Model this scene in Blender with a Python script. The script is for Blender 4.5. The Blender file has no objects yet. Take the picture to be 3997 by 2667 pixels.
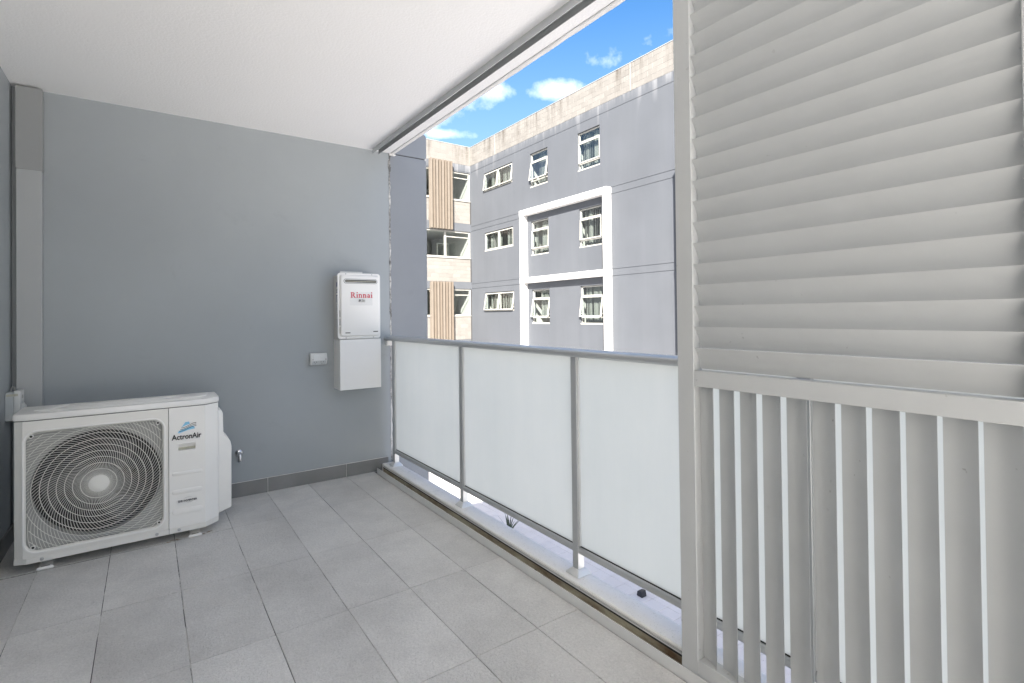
import bpy, bmesh, math, random
from mathutils import Matrix, Vector, Euler
random.seed(7)
rad = math.radians
SC = bpy.context.scene
COL = SC.collection

# ------------------------------------------------------------------ camera
CAM_Z = 1.325
yaw, pitch, roll = rad(35.212), rad(0.5748), rad(-0.6347)
fw = Vector((math.sin(yaw)*math.cos(pitch), math.cos(yaw)*math.cos(pitch), math.sin(pitch)))
rt0 = Vector((math.cos(yaw), -math.sin(yaw), 0))
up0 = rt0.cross(fw)
rt = math.cos(roll)*rt0 + math.sin(roll)*up0
up = -math.sin(roll)*rt0 + math.cos(roll)*up0
cam = bpy.data.cameras.new('camera')
cam.lens = 18.1995; cam.sensor_width = 36; cam.sensor_fit = 'HORIZONTAL'
cam.shift_x = -0.0003; cam.shift_y = -0.0315
cam.clip_start = 0.02; cam.clip_end = 2000
camo = bpy.data.objects.new('camera', cam); COL.objects.link(camo)
camo.matrix_world = Matrix(((rt.x, up.x, -fw.x, 0), (rt.y, up.y, -fw.y, 0), (rt.z, up.z, -fw.z, CAM_Z), (0, 0, 0, 1)))
SC.camera = camo

# ------------------------------------------------------------------ light
SUN_TRAVEL = Vector((0.24, 0.28, -0.26)).normalized()
SUN_EL = math.asin(-SUN_TRAVEL.z)
SUN_AZ = math.atan2(-SUN_TRAVEL.x, -SUN_TRAVEL.y)      # clockwise from +Y
SUN_STRENGTH, SKY_STRENGTH, EXPOSURE = 3.1, 0.039, 3.0
sun = bpy.data.lights.new('sun', 'SUN'); sun.energy = SUN_STRENGTH; sun.angle = rad(0.53); sun.color = (1.0, 0.94, 0.86)
suno = bpy.data.objects.new('sun', sun); COL.objects.link(suno)
suno.rotation_mode = 'QUATERNION'; suno.rotation_quaternion = SUN_TRAVEL.to_track_quat('-Z', 'Y')
suno.location = (-20, -20, 30)

W = bpy.data.worlds.new('World'); SC.world = W; W.use_nodes = True
wt = W.node_tree; wt.nodes.clear()
def wn(t, **k):
    n = wt.nodes.new(t)
    for a, b in k.items(): setattr(n, a, b)
    return n
def wm(op, a, b=None, c=None, clamp=False):
    n = wn('ShaderNodeMath', operation=op); n.use_clamp = clamp
    for i, s in enumerate((a, b, c)):
        if s is None: continue
        if isinstance(s, (int, float)): n.inputs[i].default_value = s
        else: wt.links.new(s, n.inputs[i])
    return n.outputs[0]
sky = wn('ShaderNodeTexSky', sky_type='NISHITA'); sky.sun_disc = False
sky.sun_elevation = SUN_EL; sky.sun_rotation = SUN_AZ; sky.air_density = 1.0; sky.dust_density = 2.6; sky.ozone_density = 2.0
tc = wn('ShaderNodeTexCoord')
sep = wn('ShaderNodeSeparateXYZ'); wt.links.new(tc.outputs['Generated'], sep.inputs[0])
zz = wm('MAXIMUM', sep.outputs[2], 0.03)
px = wm('DIVIDE', sep.outputs[0], zz); py = wm('DIVIDE', sep.outputs[1], zz)
n1 = wn('ShaderNodeTexNoise'); n1.inputs['Scale'].default_value = 16; n1.inputs['Detail'].default_value = 6; n1.inputs['Roughness'].default_value = 0.6
wt.links.new(tc.outputs['Generated'], n1.inputs['Vector'])
n2 = wn('ShaderNodeTexNoise'); n2.inputs['Scale'].default_value = 3.3; n2.inputs['Detail'].default_value = 3
mp = wn('ShaderNodeMapping'); mp.inputs['Scale'].default_value = (1, 1, 2.4); mp.inputs['Location'].default_value = (3.1, 1.7, 0.4)
wt.links.new(tc.outputs['Generated'], mp.inputs[0]); wt.links.new(mp.outputs[0], n2.inputs['Vector'])
# scattered fair-weather cumulus over the whole sky, plus the three banks seen over the parapet
def bank(d, sx, sz):
    d = Vector(d).normalized()
    h = Vector((d.y, -d.x, 0)).normalized(); v = h.cross(d)
    def dot(vec):
        n = wn('ShaderNodeVectorMath', operation='DOT_PRODUCT'); wt.links.new(tc.outputs['Generated'], n.inputs[0]); n.inputs[1].default_value = vec
        return n.outputs['Value']
    a = wm('DIVIDE', dot(h), sx); b = wm('DIVIDE', dot(v), sz)
    r = wm('SQRT', wm('ADD', wm('MULTIPLY', a, a), wm('MULTIPLY', b, b)))
    m = wm('SUBTRACT', 1.15, r)
    return wm('ADD', m, wm('MULTIPLY', wm('SUBTRACT', dot(d), 1.0), 3.0))
CLOUD_T, CLOUD_LOC = 0.50, (2.2, 3.7, 9.1)
mp.inputs['Location'].default_value = CLOUD_LOC
CLOUD_BANKS = [((0.5000, 0.7690, 0.3985), 0.033, 0.019), ((0.6006, 0.6938, 0.3974), 0.042, 0.017), ((0.4400, 0.8347, 0.3290), 0.045, 0.010)]
acc = None
for d, sx, sz in CLOUD_BANKS:
    m = bank(d, sx, sz)
    acc = m if acc is None else wm('MAXIMUM', acc, m)
gen = wm('MULTIPLY', wm('SUBTRACT', n2.outputs[0], CLOUD_T), 6.0)  # cover thickened to add neutral fill from the unseen sky
acc = wm('MAXIMUM', acc, gen)
acc = wm('ADD', acc, wm('MULTIPLY', wm('SUBTRACT', n1.outputs[0], 0.5), 2.8))
cl = wm("MULTIPLY", acc, 0.42, clamp=True)
cl = wm('MULTIPLY', cl, wm('MULTIPLY', wm('SUBTRACT', sep.outputs[2], 0.02), 12.0, clamp=True))
hs = wn('ShaderNodeHueSaturation'); hs.inputs['Saturation'].default_value = 1.32
wt.links.new(sky.outputs[0], hs.inputs['Color'])
mix = wn('ShaderNodeMix', data_type='RGBA'); mix.inputs['B'].default_value = (10.0, 10.0, 10.1, 1)
hz = wn('ShaderNodeMix', data_type='RGBA'); hz.inputs['B'].default_value = (2.1, 2.7, 3.3, 1)
hf = wm('POWER', wm('DIVIDE', wm('SUBTRACT', 0.515, sep.outputs[2]), 0.45, clamp=True), 1.2)
wt.links.new(wm('MULTIPLY', hf, 0.9), hz.inputs['Factor']); wt.links.new(hs.outputs[0], hz.inputs['A'])
wt.links.new(cl, mix.inputs['Factor']); wt.links.new(hz.outputs['Result'], mix.inputs['A'])
bg = wn('ShaderNodeBackground'); bg.inputs[1].default_value = SKY_STRENGTH
wt.links.new(mix.outputs['Result'], bg.inputs[0])
wo = wn('ShaderNodeOutputWorld'); wt.links.new(bg.outputs[0], wo.inputs[0])

SC.view_settings.view_transform = 'Standard'; SC.view_settings.look = 'None'
SC.view_settings.exposure = EXPOSURE; SC.view_settings.gamma = 1; SC.view_settings.use_curve_mapping = False
SC.render.engine = 'CYCLES'
SC.cycles.max_bounces = 16; SC.cycles.diffuse_bounces = 12; SC.cycles.transparent_max_bounces = 12; SC.cycles.sample_clamp_indirect = 8

# ------------------------------------------------------------------ materials
class NT:
    def __init__(s, name):
        s.m = bpy.data.materials.new(name); s.m.use_nodes = True; s.t = s.m.node_tree
        s.p = s.t.nodes['Principled BSDF']; s.out = s.t.nodes['Material Output']
        s._tc = None
    def n(s, ty, **k):
        n = s.t.nodes.new(ty)
        for a, b in k.items(): setattr(n, a, b)
        return n
    def l(s, a, b): s.t.links.new(a, b)
    def setin(s, sock, v):
        if isinstance(v, (int, float)): sock.default_value = v
        elif isinstance(v, tuple): sock.default_value = v if len(v) != 3 or sock.type == 'VECTOR' else (*v, 1)
        else: s.l(v, sock)
    def pos(s): return s.n('ShaderNodeNewGeometry').outputs['Position']
    def map(s, scale=(1, 1, 1), loc=(0, 0, 0), src=None):
        m = s.n('ShaderNodeMapping'); m.inputs['Scale'].default_value = scale; m.inputs['Location'].default_value = loc
        s.l(src or s.pos(), m.inputs[0]); return m.outputs[0]
    def noise(s, scale, detail=4, rough=0.55, vec=None, dist=0.0):
        n = s.n('ShaderNodeTexNoise'); n.inputs['Scale'].default_value = scale; n.inputs['Detail'].default_value = detail
        n.inputs['Roughness'].default_value = rough; n.inputs['Distortion'].default_value = dist
        s.l(vec if vec is not None else s.pos(), n.inputs['Vector']); return n.outputs[0]
    def ramp(s, f, *stops):
        r = s.n('ShaderNodeValToRGB'); e = r.color_ramp.elements
        while len(e) < len(stops): e.new(0.5)
        for i, (p, c) in enumerate(stops):
            e[i].position = p; e[i].color = (c, c, c, 1) if isinstance(c, (int, float)) else (*c, 1)
        s.l(f, r.inputs[0]); return r.outputs[0]
    def mix(s, f, a, b, mode='MIX'):
        n = s.n('ShaderNodeMix', data_type='RGBA', blend_type=mode)
        s.setin(n.inputs['Factor'], f); s.setin(n.inputs['A'], a); s.setin(n.inputs['B'], b); return n.outputs['Result']
    def math(s, op, a, b=None, clamp=False):
        n = s.n('ShaderNodeMath', operation=op); n.use_clamp = clamp
        s.setin(n.inputs[0], a)
        if b is not None: s.setin(n.inputs[1], b)
        return n.outputs[0]
    def bump(s, h, strength, dist=0.002):
        b = s.n('ShaderNodeBump'); b.inputs['Strength'].default_value = strength; b.inputs['Distance'].default_value = dist
        s.l(h, b.inputs['Height']); s.l(b.outputs[0], s.p.inputs['Normal'])
    def done(s, col, rough=0.6, metal=0.0, spec=None):
        s.setin(s.p.inputs['Base Color'], col); s.setin(s.p.inputs['Roughness'], rough); s.setin(s.p.inputs['Metallic'], metal)
        if spec is not None: s.p.inputs['Specular IOR Level'].default_value = spec
        return s.m

def shade(c, k): return tuple(min(1, x*k) for x in c)
def simple(name, c, rough=0.5, metal=0.0, var=0.06, scale=9, bump=0.0, bscale=300, spec=None):
    t = NT(name)
    col = t.mix(t.ramp(t.noise(scale, 5), (0.3, 0.0), (0.7, 1.0)), shade(c, 1-var), shade(c, 1+var))
    if bump: t.bump(t.noise(bscale, 3), bump)
    return t.done(col, rough, metal, spec)

def mat_powder(name, c):
    t = NT(name)
    col = t.mix(t.ramp(t.noise(5, 5), (0.3, 0.0), (0.7, 1.0)), shade(c, 0.96), shade(c, 1.03))
    sp = t.ramp(t.noise(42, 2, 0.4), (0.735, 0.0), (0.765, 1.0)); cl = t.ramp(t.noise(3.1, 3, 0.5, t.map((1, 1, 1), (4, 8, 1))), (0.52, 0.0), (0.66, 1.0))
    col = t.mix(t.math('MULTIPLY', t.math('MULTIPLY', sp, cl), 0.4), col, (0.09, 0.085, 0.075))
    du = t.ramp(t.noise(1.6, 8, 0.72, t.map((1, 1, 1), (2, 2, 5))), (0.5, 0.0), (0.8, 1.0))
    col = t.mix(t.math('MULTIPLY', du, 0.25), col, shade(c, 0.72))
    t.bump(t.noise(420, 2), 0.05, 0.001)
    return t.done(col, t.ramp(t.noise(4, 6), (0.3, 0.36), (0.7, 0.5)), 0.0, 0.5)

def mat_wall(name, c):
    t = NT(name)
    big = t.ramp(t.noise(0.9, 5, 0.6), (0.3, 0.0), (0.72, 1.0))
    col = t.mix(big, shade(c, 0.94), shade(c, 1.06))
    sm = t.ramp(t.noise(2.6, 8, 0.7, dist=0.6), (0.60, 0.0), (0.74, 1.0))
    col = t.mix(t.math('MULTIPLY', sm, 0.22), col, shade(c, 0.6))
    sc = t.ramp(t.noise(9, 10, 0.8, t.map((1, 1, 0.35))), (0.66, 0.0), (0.72, 1.0))
    col = t.mix(t.math('MULTIPLY', sc, 0.2), col, (0.62, 0.62, 0.6))
    h = t.math('ADD', t.noise(260, 3), t.math('MULTIPLY', t.noise(14, 4), 1.5))
    t.bump(h, 0.16, 0.0016)
    return t.done(col, 0.62, spec=0.35)

def mat_tile():
    t = NT('outdoor_tile')
    oi = t.n('ShaderNodeObjectInfo').outputs['Random']
    p = t.pos()
    base = t.mix(oi, (0.64, 0.627, 0.607), (0.80, 0.785, 0.76))
    cl = t.ramp(t.noise(2.2, 6, 0.62, p), (0.34, 0.0), (0.68, 1.0))
    col = t.mix(t.math('MULTIPLY', cl, 0.6), base, (0.83, 0.815, 0.79))
    dk = t.ramp(t.noise(2.4, 9, 0.7, t.map((1, 1, 1), (4, 2, 0))), (0.44, 0.0), (0.78, 1.0))
    col = t.mix(t.math('MULTIPLY', dk, 0.45), col, (0.36, 0.352, 0.343))
    # water marks where puddles dried beside the wall
    sp = t.n('ShaderNodeSeparateXYZ'); t.l(p, sp.inputs[0])
    near = t.math('SUBTRACT', t.math('MULTIPLY', sp.outputs[1], 0.85), 2.35, clamp=True)
    wet = t.ramp(t.noise(1.9, 8, 0.6, t.map((1, 1, 1), (7, 1, 0)), dist=0.5), (0.42, 0.0), (0.5, 0.8), (0.53, 0.0))
    col = t.mix(t.math('MULTIPLY', t.math('MULTIPLY', wet, near), 0.55, clamp=True), col, (0.62, 0.62, 0.61))
    gr = t.ramp(t.noise(95, 3, 0.75, dist=0.5), (0.36, 0.0), (0.66, 1.0))
    col = t.mix(0.6, col, t.mix(gr, (0.80, 0.80, 0.80), (1.06, 1.06, 1.06)), 'MULTIPLY')
    spk = t.ramp(t.noise(60, 2, 0.5), (0.73, 0.0), (0.78, 1.0))
    col = t.mix(t.math('MULTIPLY', spk, 0.35), col, (0.17, 0.17, 0.17))
    ws = t.ramp(t.noise(38, 2, 0.5, t.map((1, 1, 1), (2, 9, 0))), (0.76, 0.0), (0.79, 1.0))
    col = t.mix(t.math('MULTIPLY', ws, 0.5), col, (0.75, 0.75, 0.74))
    h = t.math('ADD', t.ramp(t.noise(80, 4, 0.65, dist=0.9), (0.35, 0.0), (0.65, 1.0)), t.math('MULTIPLY', t.noise(30, 4), 0.6))
    t.bump(h, 0.8, 0.0034)
    return t.done(col, 0.58, spec=0.4)

def mat_grout():
    t = NT('tile_grout')
    f = t.ramp(t.noise(3.2, 7, 0.75), (0.45, 0.0), (0.55, 1.0))
    col = t.mix(f, (0.09, 0.09, 0.085), (0.62, 0.61, 0.58))
    return t.done(col, 0.9)

def mat_facade():
    t = NT('facade_paint')
    p = t.pos(); sp = t.n('ShaderNodeSeparateXYZ'); t.l(p, sp.inputs[0])
    c = (0.071, 0.0775, 0.0885)
    cl = t.ramp(t.noise(0.55, 6, 0.6, p), (0.32, 0.0), (0.7, 1.0))
    col = t.mix(cl, shade(c, 0.95), shade(c, 1.07))
    vs = t.ramp(t.noise(1.0, 5, 0.6, t.map((1.6, 1.6, 0.12))), (0.42, 0.0), (0.75, 1.0))
    col = t.mix(t.math('MULTIPLY', vs, 0.10), col, (0.14, 0.147, 0.156))
    # lime runs washed out of the blockwork, hanging from the parapet's foot
    st = t.noise(1.0, 3, 0.5, t.map((2.7, 2.7, 0.03), (3, 0.4, 0)))
    ln = t.noise(1.0, 2, 0.5, t.map((1.5, 1.5, 0.0), (9, 5, 0)))
    drop = t.math('SUBTRACT', 8.87, sp.outputs[2])
    reach = t.math('ADD', t.math('MULTIPLY', t.math('SUBTRACT', ln, 0.40), 3.6), 0.25)
    fade = t.math('SUBTRACT', 1.0, t.math('DIVIDE', drop, t.math('MAXIMUM', reach, 0.06)), clamp=True)
    sh = t.ramp(st, (0.56, 0.0), (0.66, 1.0))
    col = t.mix(t.math('MULTIPLY', t.math('MULTIPLY', sh, fade), 0.6), col, (0.20, 0.205, 0.215))
    fr = t.ramp(t.noise(1.0, 3, 0.6, t.map((9, 9, 0.2))), (0.38, 0.0), (0.7, 1.0))
    fringe = t.math('MULTIPLY', t.math('SUBTRACT', 1.0, t.math('MULTIPLY', drop, 3.2), clamp=True), fr)
    col = t.mix(t.math('MULTIPLY', fringe, 0.5), col, (0.17, 0.175, 0.185))
    t.bump(t.noise(60, 4), 0.12, 0.003)
    return t.done(col, 0.75, spec=0.25)

def mat_block():
    t = NT('cream_blockwork')
    oi = t.n('ShaderNodeObjectInfo').outputs['Random']
    p = t.pos(); sp = t.n('ShaderNodeSeparateXYZ'); t.l(p, sp.inputs[0])
    col = t.mix(oi, (0.142, 0.136, 0.127), (0.166, 0.160, 0.150))
    n = t.noise(1.0, 6, 0.65, t.map((3.6, 3.6, 0.28)))
    hi = t.math('MULTIPLY', t.math('SUBTRACT', sp.outputs[2], 8.75), 1.0, clamp=True)
    m = t.math('MULTIPLY', t.ramp(n, (0.50, 0.0), (0.66, 1.0)), hi)
    col = t.mix(t.math('MULTIPLY', m, 0.85), col, (0.055, 0.045, 0.036))
    col = t.mix(t.math('MULTIPLY', t.ramp(t.noise(2, 5), (0.45, 0.0), (0.7, 1.0)), 0.25), col, (0.20, 0.194, 0.183))
    t.bump(t.noise(90, 4), 0.3, 0.004)
    return t.done(col, 0.85, spec=0.2)

def mat_glass(name, tint=(0.93, 0.96, 0.96), refl=1.5):
    t = NT(name); t.t.nodes.remove(t.p)
    tr = t.n('ShaderNodeBsdfTransparent'); tr.inputs[0].default_value = (*tint, 1)
    gl = t.n('ShaderNodeBsdfGlossy'); gl.inputs['Roughness'].default_value = 0.02; gl.inputs[0].default_value = (0.95, 0.97, 1, 1)
    lw = t.n('ShaderNodeLayerWeight'); lw.inputs[0].default_value = 0.5
    fr = t.n('ShaderNodeMath', operation='POWER'); t.l(lw.outputs['Facing'], fr.inputs[0]); fr.inputs[1].default_value = 4.0
    fr2 = t.n('ShaderNodeMath', operation='MULTIPLY_ADD'); t.l(fr.outputs[0], fr2.inputs[0]); fr2.inputs[1].default_value = 0.75; fr2.inputs[2].default_value = 0.05; fr = fr2
    nz = t.n('ShaderNodeBump'); nz.inputs['Strength'].default_value = 0.02; nz.inputs['Distance'].default_value = 0.05
    t.l(t.noise(1.7, 2), nz.inputs['Height']); t.l(nz.outputs[0], gl.inputs['Normal'])
    mx = t.n('ShaderNodeMixShader'); t.l(fr.outputs[0], mx.inputs[0]); t.l(tr.outputs[0], mx.inputs[1]); t.l(gl.outputs[0], mx.inputs[2])
    t.l(mx.outputs[0], t.out.inputs[0]); return t.m

def mat_frost():
    t = NT('frosted_glass'); t.t.nodes.remove(t.p)
    sm = t.math('ADD', t.math('MULTIPLY', t.noise(1.6, 5), 0.6), t.math('MULTIPLY', t.noise(7, 6, 0.7, t.map((1, 1, 0.12))), 0.4))
    c = t.mix(t.ramp(sm, (0.36, 0.0), (0.64, 1.0)), (0.82, 0.845, 0.83), (0.89, 0.905, 0.885))
    tl = t.n('ShaderNodeBsdfTranslucent'); t.l(c, tl.inputs[0])
    df = t.n('ShaderNodeBsdfDiffuse'); df.inputs[0].default_value = (0.80, 0.84, 0.84, 1)
    gl = t.n('ShaderNodeBsdfGlossy'); gl.inputs['Roughness'].default_value = 0.28
    m1 = t.n('ShaderNodeMixShader'); m1.inputs[0].default_value = 0.16
    t.l(tl.outputs[0], m1.inputs[1]); t.l(df.outputs[0], m1.inputs[2])
    m2 = t.n('ShaderNodeMixShader'); m2.inputs[0].default_value = 0.06
    t.l(m1.outputs[0], m2.inputs[1]); t.l(gl.outputs[0], m2.inputs[2])
    t.l(m2.outputs[0], t.out.inputs[0]); return t.m

def mat_dirty_metal():
    t = NT('dirty_track_channel')
    sp = t.n('ShaderNodeSeparateXYZ'); t.l(t.pos(), sp.inputs[0])
    f = t.ramp(t.noise(9, 7, 0.7, t.map((1, 0.35, 1))), (0.34, 0.0), (0.62, 1.0))
    col = t.mix(f, (0.16, 0.10, 0.055), (0.46, 0.43, 0.33))
    return t.done(col, 0.8)

def mat_concrete(name, a, b, bump=0.5, bs=45, rust=False):
    t = NT(name)
    f = t.ramp(t.noise(3.0, 8, 0.65), (0.3, 0.0), (0.7, 1.0))
    col = t.mix(f, a, b)
    if rust:
        g = t.ramp(t.noise(7, 8, 0.75, t.map((1, 1, 1), (5, 5, 0))), (0.58, 0.0), (0.75, 1.0))
        col = t.mix(t.math('MULTIPLY', g, 0.4), col, (0.36, 0.35, 0.31))
        s = t.ramp(t.noise(150, 2, 0.5), (0.62, 0.0), (0.7, 1.0))
        col = t.mix(t.math('MULTIPLY', s, 0.3), col, (0.33, 0.31, 0.25))
    t.bump(t.math('ADD', t.noise(bs, 5), t.math('MULTIPLY', t.noise(bs*4, 3), 0.5)), bump, 0.004)
    return t.done(col, 0.85, spec=0.2)

def mat_seal():
    t = NT('cracked_sealant')
    f = t.ramp(t.noise(5, 8, 0.8, t.map((1, 1, 0.7))), (0.42, 0.0), (0.56, 1.0))
    col = t.mix(f, (0.13, 0.13, 0.125), (0.70, 0.69, 0.66))
    t.bump(t.noise(70, 5), 0.8, 0.004)
    return t.done(col, 0.8)

def mat_ceiling():
    t = NT('stippled_ceiling_paint')
    col = t.mix(t.ramp(t.noise(1.2, 4), (0.3, 0.0), (0.7, 1.0)), (0.90, 0.90, 0.895), (0.92, 0.92, 0.915))
    h = t.ramp(t.noise(75, 4, 0.6, dist=0.3), (0.35, 0.0), (0.65, 1.0))
    t.bump(h, 0.28, 0.0026)
    return t.done(col, 0.8, spec=0.2)

M = {
 'wall': mat_wall('grey_wall_paint', (0.352, 0.38, 0.396)),
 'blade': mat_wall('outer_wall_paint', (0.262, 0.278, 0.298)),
 'caulk': simple('white_caulk', (0.66, 0.65, 0.61), 0.6, var=0.15, scale=12),
 'tile': mat_tile(), 'grout': mat_grout(), 'ceil': mat_ceiling(),
 'skirt': None,
 'facade': mat_facade(), 'block': mat_block(),
 'mortar': simple('mortar', (0.172, 0.166, 0.156), 0.9, var=0.12, scale=4),
 'white': simple('white_render', (0.52, 0.52, 0.515), 0.7, var=0.05, scale=1.5, bump=0.1, bscale=70),
 'flash': simple('parapet_flashing', (0.42, 0.42, 0.44), 0.5, 0.4),
 'frame': simple('cream_window_frame', (0.31, 0.308, 0.285), 0.4),
 'glass': mat_glass('window_glass'),
 'timber': simple('timber_look_slat', (0.112, 0.092, 0.072), 0.6, var=0.07, scale=3),
 'timber2': simple('timber_look_slat_pale', (0.128, 0.109, 0.089), 0.6, var=0.07, scale=3),
 'blind': simple('vertical_blind', (0.105, 0.107, 0.095), 0.8, var=0.08, scale=12),
 'room': simple('room_paint', (0.34, 0.335, 0.31), 0.8),
 'alu': simple('satin_aluminium', (0.56, 0.575, 0.58), 0.38, 0.55, var=0.05, scale=4),
 'alu_l': simple('pale_aluminium', (0.74, 0.745, 0.74), 0.36, 0.25, var=0.05, scale=4),
 'powder': mat_powder('powder_coated_aluminium', (0.525, 0.538, 0.538)), 'powder0': simple('powder_coated_aluminium', (0.56, 0.565, 0.558), 0.42, 0.0, var=0.03, scale=5, spec=0.45),
 'frost': mat_frost(), 'dirty': mat_dirty_metal(),
 'sill': mat_concrete('weathered_sill_concrete', (0.82, 0.80, 0.77), (0.90, 0.885, 0.86), 0.6, 40, True),
 'beam': mat_concrete('painted_slab_edge', (0.74, 0.735, 0.72), (0.84, 0.835, 0.82), 0.75, 26),
 'seal': mat_seal(),
 'gap': simple('black_gap', (0.03, 0.03, 0.03), 0.9),
 'acw': simple('ac_white_enamel', (0.80, 0.785, 0.74), 0.34, var=0.02, scale=3),
 'acp': simple('ac_white_plastic', (0.86, 0.85, 0.82), 0.38, var=0.02, scale=3),
 'acg': simple('ac_grille_wire', (0.78, 0.77, 0.72), 0.4, var=0.03),
 'acs': simple('ac_shroud', (0.42, 0.42, 0.40), 0.5, var=0.08, scale=5),
 'acd': simple('ac_dark_inside', (0.035, 0.034, 0.032), 0.6),
 'fan': simple('fan_blade_plastic', (0.10, 0.10, 0.098), 0.45),
 'steel': simple('zinc_screw', (0.5, 0.5, 0.5), 0.3, 0.9),
 'chrome': simple('chrome', (0.72, 0.72, 0.73), 0.08, 1.0, var=0.02),
 'htr': simple('heater_enamel', (0.82, 0.812, 0.79), 0.3, var=0.02, scale=3),
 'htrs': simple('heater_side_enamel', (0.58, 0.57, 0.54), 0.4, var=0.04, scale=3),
 'cond': simple('grey_conduit_paint', (0.40, 0.415, 0.42), 0.5, var=0.03, scale=2),
 'condtop_flange_shade': simple('conduit_top_and_flange_shade', (0.31, 0.32, 0.32), 0.5, var=0.03, scale=2),
 'plast': simple('grey_white_plastic', (0.66, 0.67, 0.66), 0.4, var=0.03),
 'plastg': simple('pale_grey_plastic', (0.50, 0.53, 0.54), 0.4, var=0.03),
 'red': simple('red_print', (0.55, 0.03, 0.06), 0.5),
 'black': simple('black_print', (0.02, 0.02, 0.022), 0.5),
 'grey': simple('grey_print', (0.22, 0.22, 0.23), 0.5),
 'sky1': simple('light_blue_print', (0.22, 0.55, 0.78), 0.45),
 'navy': simple('navy_print', (0.03, 0.05, 0.22), 0.5),
 'paper': simple('white_sticker', (0.72, 0.72, 0.70), 0.5),
 'stick': simple('clear_sticker', (0.77, 0.765, 0.75), 0.25, var=0.01),
 'buff': simple('faded_label', (0.50, 0.49, 0.40), 0.6),
 'rust': simple('rust_drips', (0.30, 0.22, 0.14), 0.9, var=0.25, scale=60),
 'bounce_terrace': simple('bounce_terrace_paving', (0.40, 0.393, 0.382), 0.8, var=0.05, scale=3),
 'ground': mat_concrete('courtyard_bed', (0.45, 0.44, 0.43), (0.55, 0.54, 0.53), 0.3),
 'paver': simple('courtyard_paver', (0.62, 0.60, 0.60), 0.7, var=0.05, scale=2, bump=0.15),
 'leaf': simple('spiky_leaf', (0.035, 0.055, 0.03), 0.5, var=0.3),
 'soil': simple('soil', (0.06, 0.045, 0.035), 0.95, var=0.3, scale=20),
 'rubber': simple('black_rubber', (0.025, 0.025, 0.03), 0.6),
}
def _skirt():
    t = NT('skirting_tile_stone')
    col = t.mix(t.ramp(t.noise(4, 6), (0.3, 0.0), (0.7, 1.0)), (0.20, 0.20, 0.195), (0.26, 0.26, 0.255))
    h = t.ramp(t.noise(120, 4, 0.6, dist=0.8), (0.35, 0.0), (0.65, 1.0)); t.bump(h, 0.5, 0.0025)
    return t.done(col, 0.6)
M['skirt'] = _skirt()

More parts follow.
